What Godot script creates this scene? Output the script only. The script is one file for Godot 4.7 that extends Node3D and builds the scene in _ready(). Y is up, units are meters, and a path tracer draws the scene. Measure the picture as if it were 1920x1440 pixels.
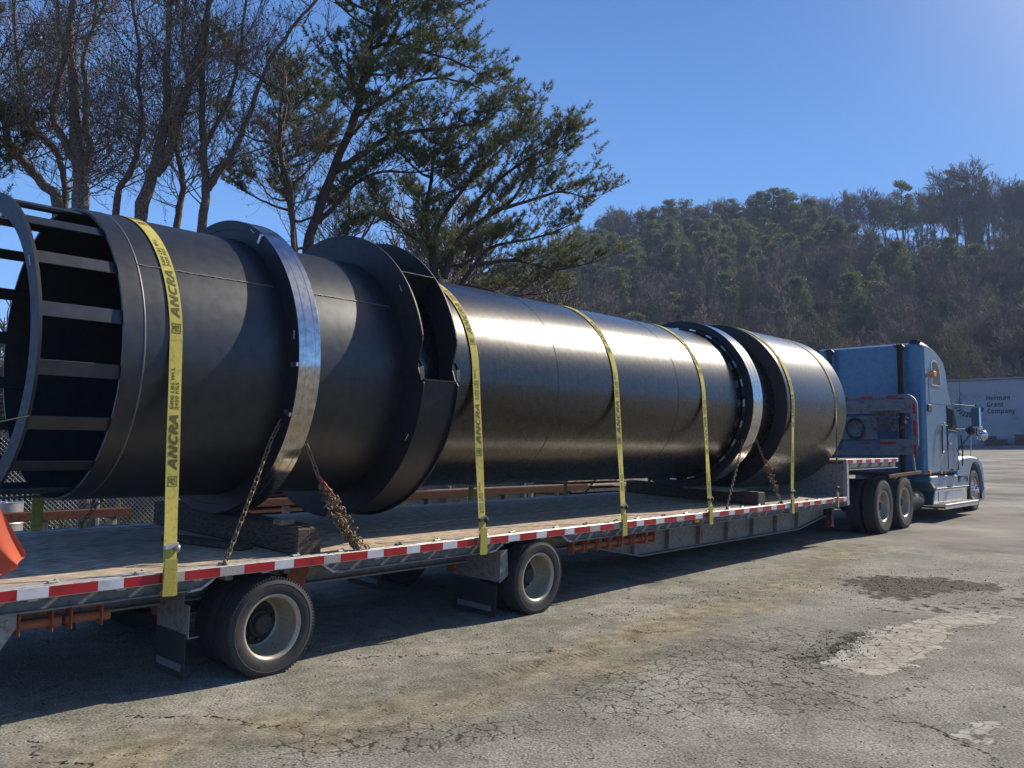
extends Node3D

# A steel drum strapped on a drop deck trailer behind a blue tractor. x runs forward along the trailer, z towards the viewer, metres.
const YC := 2.533      # drum axis height
const ZC := -1.3       # drum axis and trailer centre line
const DR := 1.16       # drum shell radius
const BANK := 0.055     # the yard and the trailer lean towards the viewer
const SUN := Vector3(1.4, 1.0, 0.3)

var M := {}
var used := {}
var rng := RandomNumberGenerator.new()


class B:
	var v := PackedVector3Array()
	var n := PackedVector3Array()
	var t := PackedVector2Array()
	var i := PackedInt32Array()

	func vert(p: Vector3, nn: Vector3, uv := Vector2.ZERO) -> int:
		v.push_back(p)
		n.push_back(nn)
		t.push_back(uv)
		return v.size() - 1

	# corners counter-clockwise seen from outside
	func quad(a: Vector3, b: Vector3, c: Vector3, d: Vector3) -> void:
		var nn := (c - a).cross(d - b).normalized()
		var k := v.size()
		var w := a.distance_to(b)
		var h := a.distance_to(d)
		vert(a, nn, Vector2(0, h)); vert(b, nn, Vector2(w, h)); vert(c, nn, Vector2(w, 0)); vert(d, nn, Vector2(0, 0))
		i.append_array([k, k + 2, k + 1, k, k + 3, k + 2])

	func tri(a: Vector3, b: Vector3, c: Vector3) -> void:
		var nn := (b - a).cross(c - a).normalized()
		var k := v.size()
		vert(a, nn); vert(b, nn); vert(c, nn)
		i.append_array([k, k + 2, k + 1])

	func face(a: Vector3, b: Vector3, c: Vector3, d: Vector3, out: Vector3) -> void:
		if (c - a).cross(d - b).dot(out) < 0.0:
			quad(d, c, b, a)
		else:
			quad(a, b, c, d)

	func box(ctr: Vector3, size: Vector3, bev := 0.0, bs := Basis()) -> void:
		var h := size / 2.0
		bev = minf(bev, minf(h.x, minf(h.y, h.z)) * 0.9)
		for ax in 3:
			for s in [-1.0, 1.0]:
				var u: int = (ax + 1) % 3
				var w: int = (ax + 2) % 3
				var q := []
				for k in [[-1, -1], [1, -1], [1, 1], [-1, 1]]:
					var p := Vector3.ZERO
					p[ax] = s * h[ax]
					p[u] = k[0] * (h[u] - bev)
					p[w] = k[1] * (h[w] - bev)
					q.append(ctr + bs * p)
				var o := Vector3.ZERO
				o[ax] = s
				face(q[0], q[1], q[2], q[3], bs * o)
		if bev <= 0.0:
			return
		for ax in 3:
			var u: int = (ax + 1) % 3
			var w: int = (ax + 2) % 3
			for su in [-1.0, 1.0]:
				for sw in [-1.0, 1.0]:
					var q := []
					for k in [[-1, 0], [1, 0], [1, 1], [-1, 1]]:
						var p := Vector3.ZERO
						p[ax] = k[0] * (h[ax] - bev)
						p[u] = su * (h[u] if k[1] == 0 else h[u] - bev)
						p[w] = sw * (h[w] - bev if k[1] == 0 else h[w])
						q.append(ctr + bs * p)
					var o := Vector3.ZERO
					o[u] = su
					o[w] = sw
					face(q[0], q[1], q[2], q[3], bs * o)
		for sx in [-1.0, 1.0]:
			for sy in [-1.0, 1.0]:
				for sz in [-1.0, 1.0]:
					var a := ctr + bs * Vector3(sx * h.x, sy * (h.y - bev), sz * (h.z - bev))
					var b := ctr + bs * Vector3(sx * (h.x - bev), sy * h.y, sz * (h.z - bev))
					var c := ctr + bs * Vector3(sx * (h.x - bev), sy * (h.y - bev), sz * h.z)
					if (b - a).cross(c - a).dot(bs * Vector3(sx, sy, sz)) < 0.0:
						tri(a, c, b)
					else:
						tri(a, b, c)

	func bar(a: Vector3, b: Vector3, w: float, h: float, bev := 0.0) -> void:
		var d := b - a
		var x := d.normalized()
		var up := Vector3.UP if absf(x.y) < 0.95 else Vector3.FORWARD
		var z := x.cross(up).normalized()
		var y := z.cross(x)
		box((a + b) / 2.0, Vector3(d.length(), h, w), bev, Basis(x, y, z))

	func tube(p: Array, r: Array, sides: int, caps := true) -> void:
		var m := p.size()
		var k0 := v.size()
		var run := 0.0
		var side := Vector3.ZERO
		for j in m:
			var d: Vector3 = (p[mini(j + 1, m - 1)] - p[maxi(j - 1, 0)]).normalized()
			if side == Vector3.ZERO:
				side = d.cross(Vector3(0.31, 0.2, 0.93)).normalized()
				if side.length() < 0.1:
					side = d.cross(Vector3.UP).normalized()
			else:
				side = (side - d * side.dot(d)).normalized()
			var o := d.cross(side)
			if j > 0:
				run += p[j].distance_to(p[j - 1])
			for s in sides + 1:
				var a := TAU * s / sides
				var nn := side * cos(a) + o * sin(a)
				vert(p[j] + nn * r[j], nn, Vector2(a * 0.16, run))
		for j in m - 1:
			for s in sides:
				var a := k0 + j * (sides + 1) + s
				var b := a + sides + 1
				i.append_array([a, b, a + 1, a + 1, b, b + 1])
		if caps:
			for e in 2:
				var j: int = 0 if e == 0 else m - 1
				var d: Vector3 = ((p[0] - p[1]) if e == 0 else (p[m - 1] - p[m - 2])).normalized()
				var c := vert(p[j], d)
				for s in sides:
					vert(v[k0 + j * (sides + 1) + s], d)
				for s in sides:
					if e == 0:
						i.append_array([c, c + 1 + s, c + 1 + (s + 1) % sides])
					else:
						i.append_array([c, c + 1 + (s + 1) % sides, c + 1 + s])

	# a profile of (x, r) turned round the x axis of T; outside lies to the left of its direction
	func lathe(T: Transform3D, prof: Array, seg: int, a0 := 0.0, a1 := TAU, smooth := false) -> void:
		var m := prof.size()
		var run := 0.0
		for j in m - 1:
			var p: Vector2 = prof[j]
			var q: Vector2 = prof[j + 1]
			var e := q - p
			var len := e.length()
			if len < 1e-6:
				continue
			var n0 := Vector2(-e.y, e.x) / len
			var np := n0
			var nq := n0
			if smooth:
				if j > 0:
					var f: Vector2 = p - prof[j - 1]
					np = (n0 + Vector2(-f.y, f.x).normalized()).normalized()
				if j < m - 2:
					var f: Vector2 = prof[j + 2] - q
					nq = (n0 + Vector2(-f.y, f.x).normalized()).normalized()
			var k := v.size()
			for s in seg + 1:
				var a := lerpf(a0, a1, float(s) / seg)
				var ca := cos(a)
				var sa := sin(a)
				vert(T * Vector3(p.x, p.y * sa, p.y * ca), T.basis * Vector3(np.x, np.y * sa, np.y * ca), Vector2(a, run))
				vert(T * Vector3(q.x, q.y * sa, q.y * ca), T.basis * Vector3(nq.x, nq.y * sa, nq.y * ca), Vector2(a, run + len))
			for s in seg:
				var b := k + s * 2
				i.append_array([b, b + 3, b + 1, b, b + 2, b + 3])
			run += len

	# polygon in xy (counter-clockwise seen from +z) from z0 up to z1, with bevelled rims
	func prism(poly: PackedVector2Array, z0: float, z1: float, bev := 0.0, T := Transform3D()) -> void:
		var m := poly.size()
		var area := 0.0
		for k in m:
			area += poly[k].cross(poly[(k + 1) % m])
		if area < 0.0:
			poly = poly.duplicate()
			poly.reverse()
		var small := PackedVector2Array()
		for k in m:
			var e1 := (poly[k] - poly[(k + m - 1) % m]).normalized()
			var e2 := (poly[(k + 1) % m] - poly[k]).normalized()
			var nn := Vector2(-e1.y, e1.x) + Vector2(-e2.y, e2.x)
			nn = nn.normalized()
			var cs := maxf(0.4, nn.dot(Vector2(-e1.y, e1.x)))
			small.push_back(poly[k] + nn * bev / cs)
		var rings := [[small, z0], [poly, z0 + bev], [poly, z1 - bev], [small, z1]] if bev > 0.0 else [[poly, z0], [poly, z1]]
		for j in rings.size() - 1:
			var P: PackedVector2Array = rings[j][0]
			var Q: PackedVector2Array = rings[j + 1][0]
			var za: float = rings[j][1]
			var zb: float = rings[j + 1][1]
			var tilt := 0.0 if absf(zb - za) > bev * 1.01 or bev == 0.0 else (-0.7 if j == 0 else 0.7)
			for k in m:
				var l := (k + 1) % m
				var e := (poly[l] - poly[k]).normalized()
				var no := Vector2(e.y, -e.x)
				var ep := (poly[k] - poly[(k + m - 1) % m]).normalized()
				var en := (poly[(l + 1) % m] - poly[l]).normalized()
				var na := no
				var nb := no
				if ep.dot(e) > 0.75:
					na = (no + Vector2(ep.y, -ep.x)).normalized()
				if en.dot(e) > 0.75:
					nb = (no + Vector2(en.y, -en.x)).normalized()
				var A := Vector3(na.x, na.y, tilt).normalized()
				var Bn := Vector3(nb.x, nb.y, tilt).normalized()
				var q := v.size()
				vert(T * Vector3(P[k].x, P[k].y, za), T.basis * A, P[k])
				vert(T * Vector3(P[l].x, P[l].y, za), T.basis * Bn, P[l])
				vert(T * Vector3(Q[l].x, Q[l].y, zb), T.basis * Bn, Q[l])
				vert(T * Vector3(Q[k].x, Q[k].y, zb), T.basis * A, Q[k])
				i.append_array([q, q + 2, q + 1, q, q + 3, q + 2])
		var cap: PackedVector2Array = small if bev > 0.0 else poly
		var ids := Geometry2D.triangulate_polygon(cap)
		for s in [0, 1]:
			var q := v.size()
			var zz: float = z1 if s == 1 else z0
			for p in cap:
				vert(T * Vector3(p.x, p.y, zz), T.basis * Vector3(0, 0, 1 if s == 1 else -1), p)
			for k in range(0, ids.size(), 3):
				var a := ids[k]
				var b := ids[k + 1]
				var c := ids[k + 2]
				var ccw := (cap[b] - cap[a]).cross(cap[c] - cap[a]) > 0.0
				if ccw == (s == 1):
					i.append_array([q + a, q + c, q + b])
				else:
					i.append_array([q + a, q + b, q + c])

	func ball(ctr: Vector3, r: Vector3, seg := 12) -> void:
		var prof := []
		var half := seg / 2
		for k in half + 1:
			var a := PI * k / half
			prof.append(Vector2(-cos(a), maxf(sin(a), 0.0005)))
		lathe(Transform3D(Basis(Vector3(r.x, 0, 0), Vector3(0, r.y, 0), Vector3(0, 0, r.z)), ctr), prof, seg, 0.0, TAU, true)

	func add(o: B, T: Transform3D) -> void:
		var k := v.size()
		for j in o.v.size():
			vert(T * o.v[j], (T.basis * o.n[j]).normalized(), o.t[j])
		for j in o.i:
			i.push_back(k + j)

	func mesh() -> ArrayMesh:
		var a := []
		a.resize(Mesh.ARRAY_MAX)
		a[Mesh.ARRAY_VERTEX] = v
		a[Mesh.ARRAY_NORMAL] = n
		a[Mesh.ARRAY_TEX_UV] = t
		a[Mesh.ARRAY_INDEX] = i
		var m := ArrayMesh.new()
		m.add_surface_from_arrays(Mesh.PRIMITIVE_TRIANGLES, a)
		return m


func numbered(called: String) -> String:
	used[called] = used.get(called, 0) + 1
	return called if used[called] == 1 else "%s_%03d" % [called, used[called] - 1]


func thing(called: String, label: String, category: String, at := Vector3.ZERO, group := "") -> Node3D:
	var o := Node3D.new()
	o.name = numbered(called)
	add_child(o)
	o.position = at
	tag(o, label, category, group)
	return o


func tag(o: Node, label: String, category: String, group := "") -> void:
	o.set_meta("label", label)
	o.set_meta("category", category)
	if group:
		o.set_meta("group", group)


func part(called: String, what, m: Material, parent: Node, label := "") -> MeshInstance3D:
	var o := MeshInstance3D.new()
	var c := 0
	var nm := called
	while parent.has_node(nm):
		c += 1
		nm = "%s_%03d" % [called, c]
	o.name = nm
	o.mesh = what.mesh() if what is B else what
	o.material_override = m
	if label:
		o.set_meta("label", label)
	parent.add_child(o, true)
	return o


func solo(called: String, what, m: Material, label: String, category: String, group := "") -> MeshInstance3D:
	var o := MeshInstance3D.new()
	o.name = numbered(called)
	o.mesh = what.mesh() if what is B else what
	o.material_override = m
	add_child(o)
	tag(o, label, category, group)
	return o


func struct(called: String, what, m: Material) -> MeshInstance3D:
	var o := MeshInstance3D.new()
	o.name = numbered(called)
	o.mesh = what.mesh() if what is B else what
	if m:
		o.material_override = m
	o.set_meta("kind", "structure")
	add_child(o)
	return o


func lin(r: float, g: float, b: float) -> Color:
	return Color(r, g, b).linear_to_srgb()


func mat(nm: String, c: Color, rough: float, metal := 0.0) -> StandardMaterial3D:
	var m := StandardMaterial3D.new()
	m.resource_name = nm
	m.albedo_color = c
	m.roughness = rough
	m.metallic = metal
	M[nm] = m
	return m


func noise(kind: int, freq: float, sd: int, oct := 4) -> FastNoiseLite:
	var f := FastNoiseLite.new()
	f.noise_type = kind
	f.frequency = freq
	f.seed = sd
	f.fractal_octaves = oct
	if oct <= 1:
		f.fractal_type = FastNoiseLite.FRACTAL_NONE
	return f


func ntex(f: FastNoiseLite, size: int, cols: Array, offs: Array) -> NoiseTexture2D:
	var tx := NoiseTexture2D.new()
	tx.width = size
	tx.height = size
	tx.seamless = true
	tx.noise = f
	var g := Gradient.new()
	g.offsets = PackedFloat32Array(offs)
	g.colors = PackedColorArray(cols)
	tx.color_ramp = g
	return tx


func grey(x: float) -> Color:
	return Color(x, x, x)


# worn look: a world-size triplanar stain over the colour, and uneven gloss
func worn(m: StandardMaterial3D, tx: Texture2D, scale: float, rtx: Texture2D = null) -> StandardMaterial3D:
	m.albedo_texture = tx
	m.uv1_triplanar = true
	m.uv1_scale = Vector3.ONE * scale
	if rtx:
		m.roughness_texture = rtx
		m.roughness_texture_channel = BaseMaterial3D.TEXTURE_CHANNEL_RED
	return m


func ground_y(x: float, z := 0.0) -> float:
	var xs := [-60.0, 3.5, 7.2, 18.0, 24.7, 80.0, 88.0, 130.0]
	var ys := [-0.1, 0.0, 0.05, 0.17, 0.3, 2.0, 2.5, 4.2]
	var bank := BANK * clampf(-z, 0.0, 9.0) * lerpf(1.0, 0.15, smoothstep(10.0, 18.0, x)) * (1.0 if x > -10.0 else 0.0)
	if x <= xs[0]:
		return ys[0]
	for k in xs.size() - 1:
		if x < xs[k + 1]:
			return lerpf(ys[k], ys[k + 1], (x - xs[k]) / (xs[k + 1] - xs[k])) + bank
	return ys[ys.size() - 1]


# distance ahead and to the right of where the photographer stood, for laying out the hill
func ahead(x: float, z: float) -> Vector2:
	var dz := z - 6.0
	return Vector2(x * 0.749 - dz * 0.662, x * 0.662 + dz * 0.749)


func hill_y(x: float, z: float) -> float:
	var a := ahead(x, z)
	var k := clampf((a.x - 96.0) / 140.0, 0.0, 1.0)
	var top := clampf(remap(a.y, -60.0, 25.0, 6.0, 46.0), 0.0, 46.0)
	if a.y > 25.0:
		top = lerpf(46.0, 53.0, clampf((a.y - 25.0) / 90.0, 0.0, 1.0))
	k = k * k * (3.0 - 2.0 * k) * 0.5 + k * 0.5
	var over := clampf((a.x - 240.0) / 200.0, 0.0, 1.0)
	return top * k * (1.0 - 0.8 * over)


func land_y(x: float, z: float) -> float:
	return ground_y(x, z) + hill_y(x, z)


func deck_y(x: float, z := 0.0) -> float:
	return 0.88 + 0.0055 * x - BANK * z


func _ready() -> void:
	rng.seed = 7
	# camera
	var cam := Camera3D.new()
	cam.name = "camera"
	cam.fov = 47.17
	cam.near = 0.1
	cam.far = 900.0
	var yaw := deg_to_rad(41.484)
	var pit := deg_to_rad(4.432)
	var fwd := Vector3(cos(yaw) * cos(pit), sin(pit), -sin(yaw) * cos(pit))
	cam.transform = Transform3D(Basis.looking_at(fwd, Vector3.UP) * Basis(Vector3(0, 0, 1), deg_to_rad(0.123)), Vector3(0, 1.7575, 6.0159))
	add_child(cam)
	# sky, haze and exposure
	var sm := ProceduralSkyMaterial.new()
	sm.sky_top_color = lin(0.03, 0.085, 0.30)
	sm.sky_horizon_color = lin(0.23, 0.52, 1.05)
	sm.sky_curve = 0.28
	sm.ground_bottom_color = lin(0.1, 0.1, 0.09)
	sm.ground_horizon_color = lin(0.3, 0.36, 0.42)
	sm.sun_angle_max = 90.0
	sm.sun_curve = 0.125
	var sky := Sky.new()
	sky.sky_material = sm
	var env := Environment.new()
	env.background_mode = Environment.BG_SKY
	env.sky = sky
	env.tonemap_mode = Environment.TONE_MAPPER_LINEAR
	env.tonemap_exposure = 1.35
	env.fog_enabled = true
	env.fog_density = 0.00045
	env.fog_light_color = lin(0.55, 0.68, 0.9)
	env.sdfgi_enabled = true
	env.ssao_enabled = true
	env.ssil_enabled = true
	var we := WorldEnvironment.new()
	we.name = "daylight"
	we.environment = env
	add_child(we)
	# sun, ahead to the right and fairly high
	var sun := DirectionalLight3D.new()
	sun.name = "sun"
	sun.light_energy = 1.6
	sun.light_color = Color(1.0, 0.955, 0.88)
	sun.light_angular_distance = 0.55
	sun.shadow_enabled = true
	sun.transform.basis = Basis.looking_at(-SUN.normalized(), Vector3.UP)
	add_child(sun)

	materials()
	ground()
	building()
	forest()
	near_trees()
	yard_behind()
	trailer()
	drum()
	dunnage()
	straps()
	chains()
	tractor()
	flag()
	litter()


func materials() -> void:
	var SM := FastNoiseLite.TYPE_SIMPLEX_SMOOTH
	var stain := ntex(noise(SM, 0.02, 3, 6), 512, [grey(0.86), grey(0.95), grey(1.0)], [0.1, 0.5, 0.9])
	var gloss := ntex(noise(SM, 0.03, 9, 6), 512, [grey(0.87), grey(1.0)], [0.2, 0.8])
	var grime := ntex(noise(SM, 0.035, 21, 6), 512, [Color(0.66, 0.62, 0.56), Color(0.88, 0.865, 0.84), Color(0.97, 0.96, 0.95), Color(1, 1, 1)], [0.08, 0.3, 0.5, 0.9])
	var rusty := ntex(noise(SM, 0.03, 33, 5), 512, [Color(0.36, 0.22, 0.15), Color(0.62, 0.36, 0.22), Color(0.5, 0.4, 0.34)], [0.2, 0.5, 0.8])
	# steel of the drum: dark mill finish
	var dents := NoiseTexture2D.new()
	dents.width = 512
	dents.height = 512
	dents.seamless = true
	dents.as_normal_map = true
	dents.bump_strength = 2.0
	dents.noise = noise(SM, 0.012, 19, 4)
	var ms := worn(mat("mill_steel", lin(0.06, 0.0595, 0.058), 0.3, 1.0), stain, 0.7, gloss)
	ms.clearcoat_enabled = true
	ms.clearcoat = 0.4
	ms.clearcoat_roughness = 0.24
	ms.normal_enabled = true
	ms.normal_texture = dents
	ms.normal_scale = 0.09
	var dk := worn(mat("dark_steel", lin(0.062, 0.065, 0.07), 0.44, 0.7), stain, 0.6, gloss)
	dk.normal_enabled = true
	dk.normal_texture = dents
	dk.normal_scale = 0.08
	worn(mat("plate_steel", lin(0.026, 0.027, 0.03), 0.55, 0.35), stain, 0.9, gloss)
	worn(mat("inner_steel", lin(0.07, 0.066, 0.06), 0.75, 0.3), stain, 0.9)
	worn(mat("weld", lin(0.2, 0.19, 0.18), 0.5, 0.7), gloss, 6.0)
	var pol := mat("polished", lin(0.62, 0.6, 0.57), 0.17, 1.0)
	var turned := noise(SM, 0.02, 14, 3)
	worn(pol, ntex(turned, 512, [grey(0.86), grey(0.95), grey(1.0)], [0.2, 0.5, 0.7]), 1.3, gloss)
	worn(mat("bright_edge", lin(0.75, 0.73, 0.7), 0.3, 1.0), gloss, 2.0)
	# trailer
	worn(mat("aluminium", lin(0.5, 0.49, 0.45), 0.5, 0.35), grime, 0.8)
	worn(mat("dull_aluminium", lin(0.3, 0.29, 0.27), 0.6, 0.25), grime, 0.7)
	worn(mat("rail_grey", lin(0.17, 0.165, 0.15), 0.6, 0.2), grime, 0.7)
	worn(mat("beam_paint", lin(0.22, 0.21, 0.19), 0.6), grime, 0.6)
	worn(mat("black_paint", lin(0.025, 0.025, 0.026), 0.55), grime, 1.2)
	worn(mat("orange_iron", lin(0.3, 0.085, 0.03), 0.7), grime, 2.2)
	worn(mat("rust", lin(0.3, 0.26, 0.22), 0.85, 0.1), rusty, 1.4)
	worn(mat("chain_rust", lin(0.25, 0.17, 0.095), 0.6, 0.4), grime, 5.0)
	var smudge := ntex(noise(SM, 0.02, 27, 5), 256, [grey(0.72), grey(0.95), grey(1.0)], [0.05, 0.35, 0.8])
	worn(mat("red_tape", lin(0.42, 0.012, 0.02), 0.35), smudge, 0.9)
	worn(mat("white_tape", lin(0.62, 0.62, 0.63), 0.4), smudge, 0.8)
	worn(mat("dirty_tape", lin(0.4, 0.385, 0.35), 0.6), grime, 3.0)
	worn(mat("flap_tape", lin(0.16, 0.16, 0.16), 0.6), smudge, 0.8)
	worn(mat("red_paint", lin(0.26, 0.03, 0.022), 0.6), grime, 3.0)
	worn(mat("tyre_rubber", lin(0.04, 0.038, 0.036), 0.8), smudge, 1.7)
	worn(mat("tyre_dusty", lin(0.055, 0.052, 0.047), 0.9), grime, 1.2)
	worn(mat("rim_cream", lin(0.45, 0.4, 0.3), 0.4, 0.35), grime, 2.5)
	worn(mat("hub_dark", lin(0.03, 0.027, 0.024), 0.7), grime, 3.0)
	worn(mat("chrome", lin(0.75, 0.75, 0.76), 0.16, 1.0), gloss, 1.2)
	mat("rubber_flap", lin(0.02, 0.02, 0.021), 0.7)
	# strap
	var weave := ntex(noise(FastNoiseLite.TYPE_PERLIN, 0.05, 5, 6), 256, [Color(0.86, 0.84, 0.76), Color(1, 1, 1), Color(0.95, 0.95, 0.92)], [0.1, 0.55, 0.9])
	worn(mat("webbing", lin(0.5, 0.425, 0.085), 0.85), weave, 2.0)
	worn(mat("webbing_old", lin(0.36, 0.31, 0.06), 0.9), weave, 5.0)
	worn(mat("webbing_tan", lin(0.4, 0.31, 0.11), 0.9), weave, 4.0)
	mat("strap_ink", lin(0.1, 0.09, 0.02), 0.85)
	# wood
	var grain := noise(SM, 0.02, 41, 5)
	grain.domain_warp_enabled = true
	grain.domain_warp_amplitude = 12.0
	var gt := ntex(grain, 512, [Color(0.55, 0.5, 0.44), Color(0.85, 0.82, 0.78), Color(1, 1, 1)], [0.15, 0.45, 0.8])
	for k in 4:
		var w := mat("plank_%d" % k, lin(0.53 + 0.03 * k, 0.445 + 0.025 * k, 0.33 + 0.02 * k), 0.85)
		w.albedo_texture = gt
		w.uv1_triplanar = true
		w.uv1_scale = Vector3(0.5, 3.0, 5.0)
		w.uv1_offset = Vector3(0.3 * k, 0.17 * k, 0.4 * k)
	var tm := mat("tarred_timber", lin(0.1, 0.075, 0.055), 0.85)
	tm.albedo_texture = gt
	tm.uv1_triplanar = true
	tm.uv1_scale = Vector3(5.0, 5.0, 1.0)
	var tb := mat("old_timber", lin(0.3, 0.24, 0.17), 0.85)
	tb.albedo_texture = gt
	tb.uv1_triplanar = true
	tb.uv1_scale = Vector3(5.0, 5.0, 1.0)
	# truck
	var dust := ntex(noise(SM, 0.015, 61, 6), 512, [Color(0.86, 0.87, 0.86), Color(0.96, 0.97, 0.97), Color(1, 1, 1)], [0.1, 0.45, 0.8])
	var bl := worn(mat("blue_paint", lin(0.075, 0.175, 0.285), 0.36), dust, 0.7)
	bl.clearcoat_enabled = true
	bl.clearcoat = 0.5
	bl.clearcoat_roughness = 0.15
	worn(mat("grey_fairing", lin(0.42, 0.45, 0.48), 0.4, 0.3), dust, 0.9)
	mat("dark_glass", lin(0.02, 0.022, 0.025), 0.06)
	mat("amber_lens", lin(0.85, 0.24, 0.01), 0.25)
	mat("mirror", lin(0.85, 0.86, 0.88), 0.03, 1.0)
	mat("rubber_seal", lin(0.02, 0.02, 0.02), 0.6)
	worn(mat("stack_rust", lin(0.12, 0.1, 0.075), 0.7, 0.2), rusty, 1.0)
	# building and yard
	worn(mat("white_block", lin(0.36, 0.355, 0.36), 0.85), smudge, 0.08)
	worn(mat("rack_alloy", lin(0.2, 0.2, 0.2), 0.6, 0.2), smudge, 0.8)
	mat("sign_ink", lin(0.05, 0.055, 0.075), 0.8)
	mat("faded_ink", lin(0.42, 0.43, 0.45), 0.85)
	worn(mat("galvanised", lin(0.55, 0.55, 0.54), 0.4, 0.7), gloss, 2.0)
	worn(mat("crate_wood", lin(0.16, 0.1, 0.07), 0.85), gt, 1.0)
	# plants
	var bark := ntex(noise(SM, 0.04, 71, 4), 256, [Color(0.55, 0.5, 0.45), Color(1, 1, 1)], [0.25, 0.75])
	for e in [["bark_grey", 0.26, 0.21, 0.165], ["bark_brown", 0.2, 0.14, 0.1], ["bark_pine", 0.10, 0.062, 0.045]]:
		worn(mat(e[0], lin(e[1], e[2], e[3]), 0.9), bark, 1.6)
	mat("twig", lin(0.18, 0.135, 0.097), 0.9)
	mat("olive_twig", lin(0.15, 0.14, 0.07), 0.9)
	for e in [["needles", 0.08, 0.095, 0.038], ["needles_old", 0.115, 0.105, 0.043]]:
		var nd := mat(e[0], lin(e[1], e[2], e[3]), 0.7)
		nd.backlight_enabled = true
		nd.backlight = Color(0.5, 0.55, 0.3) * 0.6
	mat("seed_ball", lin(0.07, 0.045, 0.03), 0.9)
	mat("grass", lin(0.1, 0.13, 0.04), 0.9)
	worn(mat("leaf_litter", lin(0.2, 0.16, 0.11), 0.95), ntex(noise(SM, 0.05, 81, 5), 512, [grey(0.5), Color(0.9, 0.85, 0.8), Color(1, 1, 1)], [0.2, 0.5, 0.8]), 0.25)


# ---------------------------------------------------------------- the ground

func seg_dist(p: Vector2, line: Array) -> float:
	var best := 1e9
	for k in line.size() - 1:
		var a: Vector2 = line[k]
		var b: Vector2 = line[k + 1]
		var t := clampf((p - a).dot(b - a) / (b - a).length_squared(), 0.0, 1.0)
		best = minf(best, p.distance_squared_to(a + (b - a) * t))
	return sqrt(best)


func poly_edge(p: Vector2, poly: Array) -> float:      # signed distance, positive inside
	var closed := poly.duplicate()
	closed.append(poly[0])
	var d := seg_dist(p, closed)
	return d if Geometry2D.is_point_in_polygon(p, PackedVector2Array(poly)) else -d


func mask(w: int, h: int, f: Callable) -> PackedByteArray:
	var im := Image.create(w, h, false, Image.FORMAT_L8)
	var raw := PackedByteArray()
	raw.resize(w * h)
	for y in h:
		for x in w:
			raw[y * w + x] = int(clampf(f.call(Vector2(16.0 * (x + 0.5) / w, -3.0 + 8.0 * (y + 0.5) / h)), 0.0, 1.0) * 255.0)
	im.set_data(w, h, false, Image.FORMAT_L8, raw)
	im.resize(2048, 1024, Image.INTERPOLATE_BILINEAR)
	return im.get_data()


func bytes(f: FastNoiseLite) -> PackedByteArray:
	var im := f.get_image(2048, 1024, false, false, true)
	im.convert(Image.FORMAT_L8)
	return im.get_data()


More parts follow.
